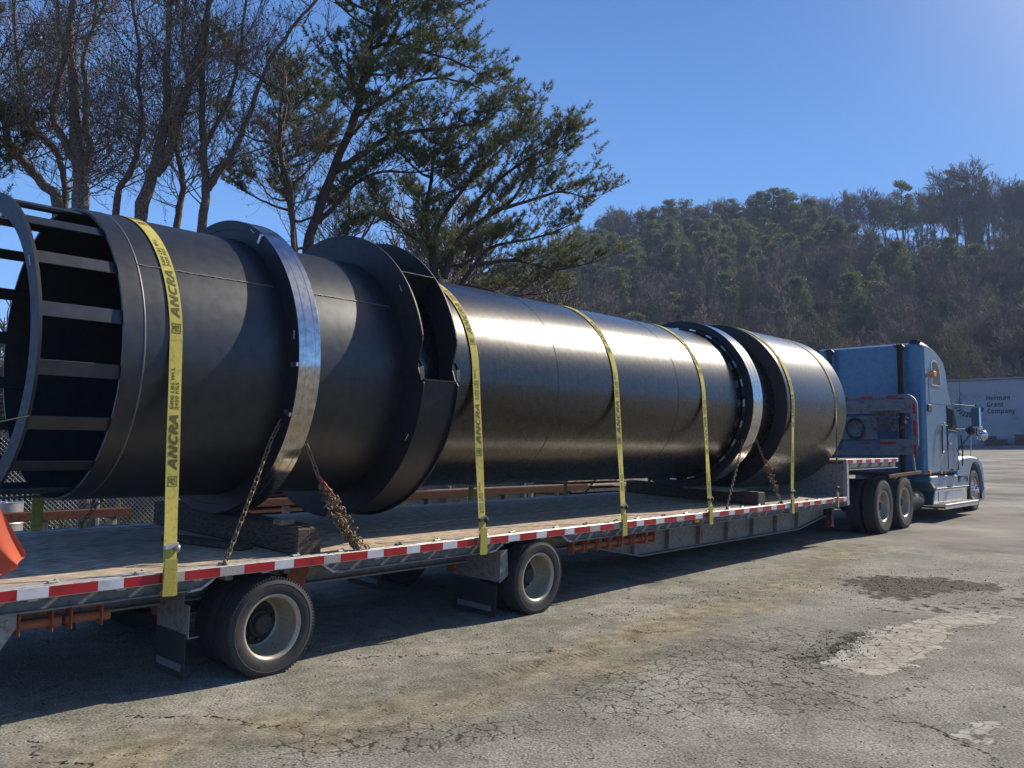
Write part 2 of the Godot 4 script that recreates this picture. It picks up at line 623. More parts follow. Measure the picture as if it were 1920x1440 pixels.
func ground() -> void:
	var V := func(a): 
		var o := []
		for k in range(0, a.size(), 2):
			o.append(Vector2(a[k], a[k + 1]))
		return o
	var dust: Array = V.call([2.2, 0.75, 3.7, 1.15, 4.75, 1.4, 6.2, 1.4, 8.1, 1.3, 11.3, 0.95, 13.6, 0.6, 17.0, 0.2])
	var dust2: Array = V.call([3.4, 1.5, 4.4, 1.75, 5.6, 1.9, 7.2, 1.7, 9.5, 1.6, 12.0, 1.2])
	var pale: Array = V.call([7.08, 3.09, 8.05, 2.99, 8.94, 2.92, 9.22, 3.08, 9.82, 3.20, 10.38, 3.52, 10.34, 3.78, 9.77, 3.76, 9.16, 3.46, 8.74, 3.62, 7.98, 3.62, 7.34, 3.63, 7.1, 3.5])
	var round_patch: Array = V.call([5.98, 4.34, 6.44, 4.41, 6.43, 4.6, 5.98, 4.64, 5.71, 4.48])
	var dark1: Array = V.call([11.64, 1.38, 12.31, 1.77, 12.59, 2.43, 12.52, 3.02, 12.13, 3.4, 11.53, 2.96, 10.6, 2.65, 10.53, 2.31, 11.07, 1.87])
	var dark2: Array = V.call([7.12, 2.80, 7.59, 2.88, 8.52, 2.76, 8.54, 2.96, 7.71, 3.02, 7.03, 3.11])
	var allig: Array = V.call([5.0, 2.0, 6.0, 1.75, 7.06, 1.83, 8.3, 2.1, 8.6, 2.7, 7.6, 3.3, 6.0, 3.7, 5.3, 3.0, 4.7, 2.5])
	var allig2: Array = V.call([3.0, 1.15, 3.6, 1.35, 4.6, 2.1, 4.4, 2.5, 3.6, 2.1, 2.9, 1.6])
	var strip: Array = V.call([9.3, 2.1, 12.8, 3.6, 16.5, 3.2, 16.5, 4.6, 11.0, 4.6, 9.5, 3.0])
	var mdust := mask(256, 128, func(p): return maxf(1.0 - seg_dist(p, dust) / 0.62, 0.75 - seg_dist(p, dust2) / 0.5))
	var mall := mask(256, 128, func(p): return maxf(0.37 if p.y > 1.2 else 0.2, maxf(0.5 + poly_edge(p, allig) / 0.7, 0.42 + poly_edge(p, allig2) / 0.7)))
	var mpale := mask(512, 256, func(p): return 0.5 + maxf(poly_edge(p, pale), poly_edge(p, round_patch) - 0.06) / 0.5)
	var mdark := mask(256, 128, func(p): return 0.5 + maxf(poly_edge(p, dark1) + 0.02, maxf(poly_edge(p, dark2) + 0.05, -0.14 + poly_edge(p, strip) * 0.3)) / 0.6)
	var SM := FastNoiseLite.TYPE_SIMPLEX_SMOOTH
	var n_fine := bytes(noise(SM, 0.33, 1, 2))
	var n_mid := bytes(noise(SM, 0.03, 2, 4))
	var n_big := bytes(noise(SM, 0.006, 3, 5))
	var cf := noise(FastNoiseLite.TYPE_CELLULAR, 0.06, 4, 1)
	cf.cellular_return_type = FastNoiseLite.RETURN_DISTANCE2_SUB
	cf.domain_warp_enabled = true
	cf.domain_warp_amplitude = 9.0
	cf.domain_warp_frequency = 0.04
	var n_crack := bytes(cf)
	var cv := noise(FastNoiseLite.TYPE_CELLULAR, 0.012, 6, 1)
	cv.cellular_return_type = FastNoiseLite.RETURN_DISTANCE2_SUB
	cv.domain_warp_enabled = true
	cv.domain_warp_amplitude = 40.0
	cv.domain_warp_frequency = 0.02
	var n_crack2 := bytes(cv)
	var count := 2048 * 1024
	var rgb := PackedByteArray()
	rgb.resize(count * 3)
	var hgt := PackedByteArray()
	hgt.resize(count)
	var salt := PackedByteArray()
	salt.resize(65536)
	for k in 65536:
		salt[k] = rng.randi() & 255
	for k in count:
		var s := salt[(k * 7 + (k >> 11) * 131) & 65535]
		var f := n_fine[k] - 128
		var md := n_mid[k] - 128
		var bg := n_big[k] - 128
		var l := 124.0 + f * 0.24 + md * 0.12 + bg * 0.17 + (s - 128) * 0.14
		if s > 250:
			l += 26.0
		elif s < 8:
			l -= 34.0
		var warm := 0.0
		var h := 140.0 + f * 0.3 + (s - 128) * 0.12
		var du := mdust[k] * (0.9 + md * 0.003 + bg * 0.004)
		if du > 30.0:
			var a := minf((du - 30.0) / 150.0, 1.0)
			warm = a * (6.0 + bg * 0.05)
			l = lerpf(l, l * 0.75 + 22.0 + md * 0.16, a)
			h = lerpf(h, 138.0 + md * 0.25 + f * 0.1, a)
		var al := mall[k] + md * 0.35
		if al > 90.0:
			var w := minf((al - 90.0) / 60.0, 1.0)
			var d := n_crack[k] + f * 0.07
			var lim := 8.0 + 9.0 * w
			if d < lim:
				var c := (1.0 - d / lim) * w
				l = lerpf(l, 46.0, minf(c * 1.3, 0.8))
				h -= 85.0 * minf(c * 1.6, 1.0)
				warm *= 1.0 - c
			else:
				l -= 7.0 * w
		var d2 := n_crack2[k] + f * 0.03
		if d2 < 1.8 and bg > -30:
			var c := 1.0 - d2 / 1.8
			l = lerpf(l, 52.0, minf(c * 1.3, 0.8))
			h -= 70.0 * c
		var dk := mdark[k] + md * 0.85 + bg * 0.3 + f * 0.25 - (n_crack[k] - 40) * 0.25
		if dk > 128.0:
			var a := minf((dk - 128.0) / 50.0, 1.0)
			var d := n_crack[k] + f * 0.2
			var crumb := clampf((46.0 - d) / 40.0, 0.0, 1.0) * (0.5 + 0.5 * clampf(md * 0.03 + 0.4, 0.0, 1.0))
			l = lerpf(l, 62.0 + f * 0.35 + (s - 128) * 0.14, a * 0.8)
			l = lerpf(l, 34.0 + f * 0.2, a * crumb)
			h += a * (f * 0.4 - 60.0 * crumb)
			warm *= 1.0 - a
		var pl := mpale[k] + md * 0.5 + (n_crack[k] - 60) * 0.12 + f * 0.06
		if pl > 128.0:
			var a := minf((pl - 128.0) / 12.0, 1.0)
			var d := n_crack[k]
			var c := 0.0 if d > 19 else (1.0 - d / 19.0)
			l = lerpf(l, 147.0 + md * 0.2 + f * 0.1 + (s - 128) * 0.06 - 70.0 * c, a)
			warm = lerpf(warm, 2.0, a)
			h = lerpf(h, 92.0 + f * 0.1 - 50.0 * c, a)
		elif pl > 118.0:
			l -= 30.0
		rgb[k * 3] = clampi(int(l + 3.0 + warm * 0.6), 0, 255)
		rgb[k * 3 + 1] = clampi(int(l + 0.5 - warm * 0.1), 0, 255)
		rgb[k * 3 + 2] = clampi(int(l - 10.5 - warm * 1.3), 0, 255)
		hgt[k] = clampi(int(h), 0, 255)
	var wig := noise(SM, 0.012, 15, 5)
	# single long cracks, walked with a jitter
	for line in [V.call([6.26, 3.5, 6.13, 3.84, 6.0, 4.09, 6.01, 4.21, 5.81, 4.45, 5.5, 4.77]), V.call([4.58, -0.1, 5.02, 0.13, 5.6, 0.71, 6.25, 1.25]), V.call([5.7, 2.67, 5.97, 3.08, 6.0, 3.6]), V.call([6.44, 3.5, 6.35, 3.76, 6.75, 3.85, 7.24, 3.83, 7.34, 3.63]), V.call([2.2, 0.1, 2.1, 0.6, 2.3, 1.0]), V.call([2.8, 0.1, 3.2, 0.6, 3.3, 1.1]), V.call([10.2, 2.3, 11.5, 2.9, 13.5, 3.9, 15.0, 4.1])]:
		for k in line.size() - 1:
			var a: Vector2 = line[k]
			var b: Vector2 = line[k + 1]
			var steps := int(a.distance_to(b) * 200.0)
			for j in steps:
				var p := a.lerp(b, float(j) / steps)
				p += Vector2(wig.get_noise_1d(p.y * 900.0 + p.x * 300.0), wig.get_noise_1d(p.x * 900.0 - p.y * 300.0 + 999.0)) * 0.11
				var px := int(p.x * 128.0)
				var py := int((p.y + 3.0) * 128.0)
				var wd: int = 0 if wig.get_noise_2d(p.x * 500.0, p.y * 500.0) < 0.05 else 1
				if wig.get_noise_2d(p.x * 300.0 + 70.0, p.y * 300.0) < -0.3:
					continue
				for oy in wd + 1:
					for ox in wd + 1:
						var q := clampi(py + oy, 0, 1023) * 2048 + clampi(px + ox, 0, 2047)
						for c in 3:
							rgb[q * 3 + c] = rgb[q * 3 + c] * 4 / 5 if rgb[q * 3 + c] < 60 else rgb[q * 3 + c] / 2
						hgt[q] = hgt[q] / 3
	# lugs pressed into the dust by turning tyres
	for r in [[8.7, 0.35, 9.6, 0.95, 16], [7.5, 0.55, 7.95, 0.8, 9], [9.2, 0.5, 10.0, 1.0, 14], [5.1, 1.3, 6.4, 1.5, 22]]:
		for j in r[4]:
			var u: float = float(j) / r[4]
			var p := Vector2(lerpf(r[0], r[2], u), lerpf(r[1], r[3], u))
			for st in 26:
				var q2 := p + Vector2(0.06, -0.13) * (st / 26.0) + Vector2(rng.randf(), rng.randf()) * 0.014
				var q := clampi(int((q2.y + 3.0) * 128.0), 0, 1023) * 2048 + clampi(int(q2.x * 128.0), 0, 2047)
				for c in 3:
					rgb[q * 3 + c] = rgb[q * 3 + c] * 3 / 5
				hgt[q] = hgt[q] / 2
	var im := Image.create_from_data(2048, 1024, false, Image.FORMAT_RGB8, rgb)
	var hm := Image.create_from_data(2048, 1024, false, Image.FORMAT_L8, hgt)
	var am := mat("yard_asphalt", Color(1, 1, 1), 0.92)
	am.metallic_specular = 0.3
	am.albedo_texture = ImageTexture.create_from_image(im)
	am.heightmap_enabled = true
	am.heightmap_texture = ImageTexture.create_from_image(hm)
	am.heightmap_scale = 1.5
	var far := mat("far_asphalt", grey(1.0), 0.92)
	far.metallic_specular = 0.3
	var fn := noise(SM, 0.008, 90, 7)
	fn.fractal_gain = 0.66
	far.albedo_texture = ntex(fn, 1024, [Color(0.37, 0.362, 0.34), Color(0.475, 0.463, 0.43), Color(0.52, 0.505, 0.467), Color(0.61, 0.59, 0.535)], [0.2, 0.43, 0.6, 0.85])
	var speck := ntex(noise(SM, 0.16, 91, 3), 512, [grey(0.8), grey(1.0), grey(1.0)], [0.2, 0.5, 0.9])
	far.detail_enabled = true
	far.detail_albedo = speck
	far.detail_blend_mode = BaseMaterial3D.BLEND_MODE_MUL
	far.detail_uv_layer = BaseMaterial3D.DETAIL_UV_2
	# the asphalt yard: a fine sheet under the trailer and a coarse one round it
	var m := ArrayMesh.new()
	yard_sheet(m, 0.0, 16.0, -3.0, 5.0, 0.25, Vector2(16, 8), am)
	yard_sheet(m, 16.0, 92.0, -3.0, 5.0, 1.0, Vector2(40, 40), far)
	yard_sheet(m, -50.0, 0.0, -3.0, 5.0, 1.0, Vector2(40, 40), far)
	yard_sheet(m, -50.0, 92.0, 5.0, 45.0, 2.0, Vector2(40, 40), far)
	yard_sheet(m, -50.0, 16.0, -8.0, -3.0, 1.0, Vector2(40, 40), far)
	yard_sheet(m, 16.0, 30.0, -8.0, -3.0, 1.0, Vector2(40, 40), far)
	yard_sheet(m, 30.0, 92.0, -24.0, -3.0, 1.0, Vector2(40, 40), far)
	var yard := struct("asphalt_yard", m, null)
	for k in m.get_surface_count():
		yard.set_surface_override_material(k, m.surface_get_material(k))
	# the land round it: litter under the trees, then the wooded hill
	var g := B.new()
	var xs := []
	var zs := []
	for k in 61:
		xs.append(-160.0 + k * 10.0)
	for k in 69:
		zs.append(-520.0 + k * 10.0)
	for z in zs:
		for x in xs:
			var e := 2.0
			var y := land_y(x, z)
			g.vert(Vector3(x, y - 0.12, z), Vector3(land_y(x - e, z) - land_y(x + e, z), 2.0 * e, land_y(x, z - e) - land_y(x, z + e)).normalized(), Vector2(x, z) * 0.1)
	for r in zs.size() - 1:
		for c in xs.size() - 1:
			var q := r * xs.size() + c
			g.i.append_array([q, q + 1, q + xs.size(), q + 1, q + xs.size() + 1, q + xs.size()])
	struct("wooded_hill_ground", g, M.leaf_litter)


func yard_sheet(m: ArrayMesh, x0: float, x1: float, z0: float, z1: float, step: float, size: Vector2, mt: Material) -> void:
	var nx := int(ceil((x1 - x0) / step))
	var nz := int(ceil((z1 - z0) / step))
	var v := PackedVector3Array()
	var n := PackedVector3Array()
	var t := PackedVector2Array()
	var t2 := PackedVector2Array()
	var idx := PackedInt32Array()
	for r in nz + 1:
		for c in nx + 1:
			var x := x0 + (x1 - x0) * c / nx
			var z := z0 + (z1 - z0) * r / nz
			v.push_back(Vector3(x, ground_y(x, z), z))
			n.push_back(Vector3(ground_y(x - 3.0, z) - ground_y(x + 3.0, z), 6.0, (ground_y(x, z - 0.5) - ground_y(x, z + 0.5)) * 6.0).normalized())
			t.push_back(Vector2(x / size.x, (z + 3.0) / size.y))
			t2.push_back(Vector2(x, z) * 0.55)
	for r in nz:
		for c in nx:
			var q := r * (nx + 1) + c
			idx.append_array([q, q + 1, q + nx + 1, q + 1, q + nx + 2, q + nx + 1])
	var a := []
	a.resize(Mesh.ARRAY_MAX)
	a[Mesh.ARRAY_VERTEX] = v
	a[Mesh.ARRAY_NORMAL] = n
	a[Mesh.ARRAY_TEX_UV] = t
	a[Mesh.ARRAY_TEX_UV2] = t2
	a[Mesh.ARRAY_INDEX] = idx
	m.add_surface_from_arrays(Mesh.PRIMITIVE_TRIANGLES, a)
	m.surface_set_material(m.get_surface_count() - 1, mt)


# ---------------------------------------------------------------- lettering

func letters(text: String, cap: float, bold := true) -> PackedVector3Array:   # flat triangles, baseline at y 0, x from 0, in metres
	var f := SystemFont.new()
	f.font_names = PackedStringArray(["Droid Sans"])
	f.font_weight = 700 if bold else 400
	var tx := TextMesh.new()
	tx.font = f
	tx.text = text
	tx.font_size = 64
	tx.pixel_size = 0.01
	tx.depth = 0.0
	tx.curve_step = 2.0
	var a := tx.get_mesh_arrays()
	var vs: PackedVector3Array = a[Mesh.ARRAY_VERTEX]
	var ns: PackedVector3Array = a[Mesh.ARRAY_NORMAL]
	var ix: PackedInt32Array = a[Mesh.ARRAY_INDEX]
	var out := PackedVector3Array()
	var lo := Vector3(1e9, 1e9, 0)
	for p in vs:
		lo.x = minf(lo.x, p.x)
	var s := cap / (0.64 * 0.714)
	var H := f.get_ascent(64) - f.get_descent(64)
	for k in range(0, ix.size(), 3):
		var n := Vector3.ZERO
		for j in 3:
			n += ns[ix[k + j]]
		if n.z < 0.5:
			continue
		for j in 3:
			var p := vs[ix[k + j]]
			out.push_back(Vector3((p.x - lo.x) * s, p.y * s, 0))
	# baseline: Godot centres the line, so shift until the flat letters stand on zero
	var ys := []
	for p in out:
		ys.append(p.y)
	ys.sort()
	var base: float = ys[0] if not (text.contains("y") or text.contains("p")) else ys[0] + cap * 0.3
	for k in out.size():
		out[k].y -= base
	return out


func put_letters(b: B, tris: PackedVector3Array, place: Callable) -> void:   # place(x, y) gives [point, normal]
	for k in range(0, tris.size(), 3):
		var q := []
		var nn := Vector3.ZERO
		for j in 3:
			var r = place.call(tris[k + j].x, tris[k + j].y)
			q.append(r[0])
			nn = r[1]
		if (q[1] - q[0]).cross(q[2] - q[0]).dot(nn) < 0.0:
			b.tri(q[0], q[2], q[1])
		else:
			b.tri(q[0], q[1], q[2])


# ---------------------------------------------------------------- white building

func building() -> void:
	var P0 := Vector3(86.3, 0, -17.15)
	var D := Vector3(0.165, 0, 0.986)
	var N := Vector3(-0.986, 0, 0.165)
	var at := func(u: float, y: float, out := 0.0) -> Vector3: return P0 + D * u + N * out + Vector3(0, y, 0)
	var t := thing("warehouse", "long low white block warehouse with a painted company name beyond the blue truck", "building", at.call(10.0, 2.4))
	var off: Vector3 = -t.position
	var b := B.new()
	var bs := Basis(D, Vector3.UP, -N)
	b.box(at.call(10.0, 5.2, -8.0) + off, Vector3(54.0, 6.2, 16.0), 0.03, bs)
	part("wall", b, M.white_block, t)
	b = B.new()
	b.box(at.call(10.0, 8.36, -8.0) + off, Vector3(54.4, 0.16, 16.4), 0.03, bs)
	part("roof_coping", b, M.dull_aluminium, t)
	b = B.new()
	for row in [["Herman", 3.0, 6.45], ["Grant", 3.02, 5.86], ["Company", 3.05, 5.26]]:
		var tri := letters(row[0], 0.4)
		var wide := 0.0
		for p in tri:
			wide = maxf(wide, p.x)
		var want: float = {"Herman": 1.82, "Grant": 1.29, "Company": 2.17}[row[0]]
		for pass_no in 2:
			put_letters(b, tri, func(x: float, y: float): return [at.call(row[1] + x * want / wide + 0.015 * pass_no, row[2] + y + 0.012 * pass_no, 0.012 + 0.003 * pass_no) + off, N])
	part("lettering", b, M.sign_ink, t)
	b = B.new()
	var pale := B.new()
	# rays of the emblem: angle, inner and outer radius, half width
	for r in [[-172, 0.62, 1.18, 0.075], [-155, 0.6, 1.1, 0.085], [-138, 0.6, 1.08, 0.095], [-121, 0.58, 1.08, 0.11], [-104, 0.56, 1.06, 0.125], [-86, 0.55, 1.05, 0.14], [-66, 0.55, 1.08, 0.16], [-44, 0.55, 1.12, 0.18], [-20, 0.58, 1.2, 0.2],
			[170, 0.66, 1.2, 0.05], [158, 0.66, 1.15, 0.04], [147, 0.68, 1.12, 0.035], [135, 0.7, 1.1, 0.03], [119, 0.7, 1.4, 0.028], [107, 0.62, 1.0, 0.028]]:
		ray_mark(b, at, off, N, r)
	for r in [[92, 0.6, 1.2, 0.025], [78, 0.6, 1.25, 0.025], [64, 0.6, 1.2, 0.025], [50, 0.62, 1.15, 0.025], [36, 0.62, 1.1, 0.03], [22, 0.62, 1.1, 0.03]]:
		ray_mark(pale, at, off, N, r)
	part("emblem", b, M.sign_ink, t)
	part("emblem", pale, M.faded_ink, t, "faded upper rays of the emblem")
	for e in [[2.83, 3.75, 0.85, "dark low crate stack by the wall nearest the truck"], [3.79, 4.57, 0.6, "dark sagging pallet pile between two crates at the wall"], [5.08, 6.6, 1.1, "tall brown crate stack farthest right by the white wall"]]:
		var c := B.new()
		var w: float = e[1] - e[0]
		var h: float = e[2]
		var mid: Vector3 = at.call((e[0] + e[1]) / 2.0, 2.42, 0.9)
		var k := thing("crate_stack", e[3], "crates", mid, "crates along the white wall")
		var rows := int(h / 0.14)
		for r in rows:
			var sl := B.new()
			sl.box(Vector3(0, 0.06 + r * 0.14, 0), Vector3(w * (0.94 + 0.06 * sin(r * 2.1)), 0.11, 1.0), 0.01, bs)
			part("slat", sl, M.crate_wood, k)


func ray_mark(b: B, at: Callable, off: Vector3, N: Vector3, r: Array) -> void:
	var a := deg_to_rad(r[0])
	var d := Vector2(cos(a), sin(a))
	var s := Vector2(-d.y, d.x)
	var c := Vector2(1.62, 6.0)
	var q := []
	for k in [[r[1], -0.55], [r[2], -1.0], [r[2], 1.0], [r[1], 0.55]]:
		var p: Vector2 = c + d * k[0] + s * r[3] * k[1]
		q.append(at.call(p.x, p.y, 0.012) + off)
	b.face(q[0], q[1], q[2], q[3], N)


# ---------------------------------------------------------------- trees

func rv() -> Vector3:
	return Vector3(rng.randf() - 0.5, rng.randf() - 0.5, rng.randf() - 0.5) * 2.0


func grow(b: B, tips: Array, p: Vector3, d: Vector3, L: float, r: float, depth: int, kids: Array, up: float, wander := 0.16, thin := 0.45, low := 0.005) -> void:
	var n := 4 if depth >= 2 else 3
	var pts := [p]
	var rad := [r]
	for k in n:
		d = (d + rv() * wander + Vector3.UP * up).normalized()
		p += d * L / n
		pts.append(p)
		rad.append(r * lerpf(1.0, thin, float(k + 1) / n))
	b.tube(pts, rad, 5 if depth >= 3 else (4 if depth == 2 else 3), false)
	if depth <= 0:
		tips.append([p, d])
		return
	var c: int = kids[kids.size() - depth]
	for k in c:
		var t := lerpf(0.25, 1.0, (k + rng.randf()) / c)
		var f := t * n
		var j := mini(int(f), n - 1)
		var at: Vector3 = pts[j].lerp(pts[j + 1], f - j)
		var side := d.cross(rv()).normalized()
		var cd := (d * rng.randf_range(0.5, 0.95) + side * rng.randf_range(0.45, 0.85)).normalized()
		grow(b, tips, at, cd, L * rng.randf_range(0.42, 0.7) * (1.15 - 0.4 * t), maxf(r * 0.5, low), depth - 1, kids, up, wander, thin, low)


func bare_far(h: float, sd: int) -> Array:     # [trunk, crown]
	rng.seed = sd
	var tr := B.new()
	var cr := B.new()
	var pts := []
	var rad := []
	var p := Vector3.ZERO
	var d := Vector3(rng.randf_range(-0.08, 0.08), 1, rng.randf_range(-0.08, 0.08))
	for k in 7:
		pts.append(p)
		rad.append(lerpf(0.19, 0.05, k / 6.0))
		d = (d + rv() * 0.08).normalized()
		p += d * h * 0.8 / 6.0
	tr.tube(pts, rad, 6, false)
	var tips := []
	for k in 15:
		var t := lerpf(0.42, 1.0, k / 14.0)
		var f := t * 6.0
		var j := mini(int(f), 5)
		var at: Vector3 = pts[j].lerp(pts[j + 1], f - j)
		var a := k * 2.4 + rng.randf()
		grow(cr, tips, at, Vector3(cos(a) * 0.8, 0.9, sin(a) * 0.8).normalized(), h * rng.randf_range(0.2, 0.34) * (1.2 - 0.5 * t), 0.07, 2, [9, 8], 0.1, 0.22, 0.6, 0.03)
	return [tr, cr]


func brush_far(h: float, sd: int) -> B:
	rng.seed = sd
	var b := B.new()
	var tips := []
	for k in 9:
		var a := k * 2.4
		grow(b, tips, Vector3(cos(a), 0, sin(a)) * 0.4, Vector3(cos(a) * 0.45, 1.0, sin(a) * 0.45).normalized(), h * rng.randf_range(0.45, 0.75), 0.06, 3, [6, 6, 5], 0.06, 0.22, 0.6, 0.026)
	return b


func needles_clump(b: B, c: Vector3, r: Vector3, count: int, size: float) -> void:
	for k in count:
		var o := rv()
		o = o.normalized() * pow(rng.randf(), 0.45)
		var p := c + o * r
		var d := (o + rv() * 0.8 + Vector3.UP * 0.35).normalized()
		var s := d.cross(rv()).normalized() * size * 0.3
		b.tri(p - s, p + d * size, p + s)


func pine_far(h: float, sd: int) -> Array:
	rng.seed = sd
	var tr := B.new()
	var cr := B.new()
	tr.tube([Vector3.ZERO, Vector3(0.2, h * 0.4, 0.1), Vector3(0.1, h * 0.75, -0.1), Vector3(0.2, h * 0.97, 0)], [0.24, 0.18, 0.1, 0.03], 6, false)
	for k in 64:
		var t := rng.randf()
		var y := h * lerpf(0.36, 1.0, t)
		var a := rng.randf() * TAU
		var reach := h * 0.27 * pow(1.05 - t, 0.6) * rng.randf_range(0.5, 1.0)
		var e := Vector3(cos(a) * reach, y + rng.randf_range(-0.2, 0.5), sin(a) * reach)
		tr.tube([Vector3(0.1, y - 0.5, 0), e], [0.05, 0.02], 3, false)
		needles_clump(cr, e, Vector3(0.95, 0.34, 0.95) * rng.randf_range(0.6, 1.25), 84, 0.3)
	return [tr, cr]


func scatter(called: String, mesh: Mesh, m: Material, list: Array, label: String, category: String) -> void:
	var mm := MultiMesh.new()
	mm.transform_format = MultiMesh.TRANSFORM_3D
	mm.mesh = mesh
	mm.instance_count = list.size()
	for k in list.size():
		mm.set_instance_transform(k, list[k])
	var o := MultiMeshInstance3D.new()
	o.name = numbered(called)
	o.multimesh = mm
	o.material_override = m
	add_child(o)
	o.set_meta("kind", "stuff")
	tag(o, label, category)


func place_tree(proto: Array, called: String, m1: Material, m2: Material, x: float, z: float, s: float, label: String, group: String) -> void:
	var t := thing(called, label, "tree", Vector3(x, land_y(x, z) - 0.2, z), group)
	t.rotation.y = rng.randf() * TAU
	t.scale = Vector3.ONE * s
	part("trunk", proto[0], m1, t)
	part("crown", proto[1], m2, t)


func back(w: float, r: float) -> Vector2:       # x, z from distance ahead and to the right
	return Vector2(w * 0.749 + r * 0.662, 6.0 - w * 0.662 + r * 0.749)


func forest() -> void:
	var bares := []
	var pines := []
	var brush := []
	for k in 5:
		var a := bare_far(13.0, 100 + k)
		bares.append([a[0].mesh(), a[1].mesh()])
	for k in 4:
		var a := pine_far(14.0, 200 + k)
		pines.append([a[0].mesh(), a[1].mesh()])
	for k in 3:
		brush.append(brush_far(7.0, 300 + k).mesh())
	var joined := []      # trunk and crown in one, for the mass on the slope
	for k in 3:
		var a := bare_far(10.5, 400 + k)
		a[0].add(a[1], Transform3D())
		joined.append(a[0].mesh())
	var pine_crowns := []
	for k in 2:
		pine_crowns.append(pine_far(11.0, 500 + k)[1].mesh())
	rng.seed = 77
	var lists := [[], [], [], [], [], [], [], []]
	for k in 4600:
		var w := lerpf(97.0, 240.0, pow(rng.randf(), 0.8))
		var r := rng.randf_range(-0.36, 0.8) * w
		var p := back(w, r)
		if hill_y(p.x, p.y) < 1.2 and (p.x > 84.0 and p.x < 106.0 and p.y > -40.0):
			continue
		var pines_here := r < 78.0 and w < 218.0
		if w > 182.0 and (rng.randf() < 0.55 if pines_here else (w < 204.0 or (r > 80.0 and r < 116.0) or rng.randf() < 0.72)):
			continue
		var s := rng.randf_range(0.65, 1.15)
		var up := clampf((w - 150.0) / 90.0, 0.0, 1.0)
		var kind: int
		if w > 182.0 and pines_here:
			kind = 6 + rng.randi() % 2
		elif rng.randf() < 0.5 - 0.3 * up:
			kind = rng.randi() % 3
		elif rng.randf() < 0.05 + 0.8 * clampf(1.1 - r / 75.0, 0.0, 1.0) * clampf((w - 148.0) / 30.0, 0.0, 1.0):
			kind = 6 + rng.randi() % 2
		else:
			kind = 3 + rng.randi() % 3
		lists[kind].append(Transform3D(Basis(Vector3.UP, rng.randf() * TAU).scaled(Vector3(s, s * rng.randf_range(0.85, 1.2), s)), Vector3(p.x, land_y(p.x, p.y) - 0.2, p.y)))
	# a lower belt of brush at the back of the yard, left of the building
	for k in 420:
		var x := rng.randf_range(2.0, 84.0)
		var z := rng.randf_range(-44.0, -15.0) - maxf(0.0, x - 20.0) * 0.25
		if x > 20.0 and z > -27.0:
			continue
		var s := rng.randf_range(0.35, 0.75)
		lists[k % 3].append(Transform3D(Basis(Vector3.UP, rng.randf() * TAU).scaled(Vector3.ONE * s), Vector3(x, land_y(x, z) - 0.1, z)))
	for k in 130:      # undergrowth among the trees behind the trailer
		var p := back(rng.randf_range(23.0, 52.0), rng.randf_range(-16.0, 6.0))
		if p.y > -12.5:
			continue
		lists[k % 3].append(Transform3D(Basis(Vector3.UP, rng.randf() * TAU).scaled(Vector3.ONE * rng.randf_range(0.5, 1.0)), Vector3(p.x, land_y(p.x, p.y) - 0.1, p.y)))
	var mats := [M.twig, M.olive_twig, M.twig, M.twig, M.olive_twig, M.twig, M.needles, M.needles_old]
	var words := ["grey brown winter brush massed on the lower slope", "olive tinged winter brush massed on the lower slope", "thin pale brush mixed through the lower slope", "bare trees crowding the hillside", "greenish bare trees crowding the hillside", "dark bare trees filling the upper hillside", "green pine crowns among the hillside trees", "dark pine crowns among the hillside trees"]
	for k in 8:
		var me: Mesh = brush[k] if k < 3 else (joined[k - 3] if k < 6 else pine_crowns[k - 6])
		scatter(["hillside_brush", "hillside_trees", "hillside_pines"][0 if k < 3 else (1 if k < 6 else 2)], me, mats[k], lists[k], words[k], "trees")
	# trees that can be told apart along the ridge
	rng.seed = 91
	for k in 84:
		var r := -8.0 + k * 1.9 + rng.randf_range(-0.9, 0.9)
		var w := rng.randf_range(226.0, 242.0)
		var p := back(w, r)
		place_tree(bares[k % 5], "bare_tree", M.twig, M.twig, p.x, p.y, rng.randf_range(1.1, 1.38), "bare tree poking up among the dark pines on the left of the ridge" if r < 48.0 else ("slender bare tree in the close middle row on the ridge, sky between trunks" if r < 100.0 else "bare tree on the ridge right of the lone broad pine"), "bare trees along the ridge")
	for e in [[18, 232, 1.05], [24, 230, 1.1], [29, 236, 1.2], [34, 228, 1.15], [38, 232, 1.2], [41, 226, 1.3], [46, 231, 1.3], [51, 236, 1.2], [55, 229, 1.2], [64, 226, 1.32], [67, 232, 1.35], [69, 228, 1.38], [72, 226, 1.35], [74, 231, 1.3], [60, 233, 1.25], [79, 229, 1.15]]:
		var p := back(e[1], e[0])
		place_tree(pines[int(e[0]) % 4], "pine_tree", M.bark_pine, M.needles, p.x, p.y, e[2], "dark pine in the evergreen cluster on the left of the ridge", "dark pines on the left of the ridge")
	for e in [[102, 226, 1.35, "broad dark pine with a bare trunk alone among bare ridge trees"], [116, 226, 1.5, "tall ragged pine beside tall bare trees near the right ridge end"], [135, 230, 1.05, "small pine low on the ridge at the far right"]]:
		var p := back(e[1], e[0])
		place_tree(pines[int(e[0]) % 4], "pine_tree", M.bark_pine, M.needles, p.x, p.y, e[2], e[3], "")
	for e in [[114, 224, 1.65], [119, 227, 1.75], [124, 225, 1.5], [129, 228, 1.45]]:
		var p := back(e[1], e[0])
		place_tree(bares[int(e[0]) % 5], "bare_tree", M.twig, M.twig, p.x, p.y, e[2], "tallest spreading bare tree above the rest near the right ridge end", "tall bare trees on the right of the ridge")
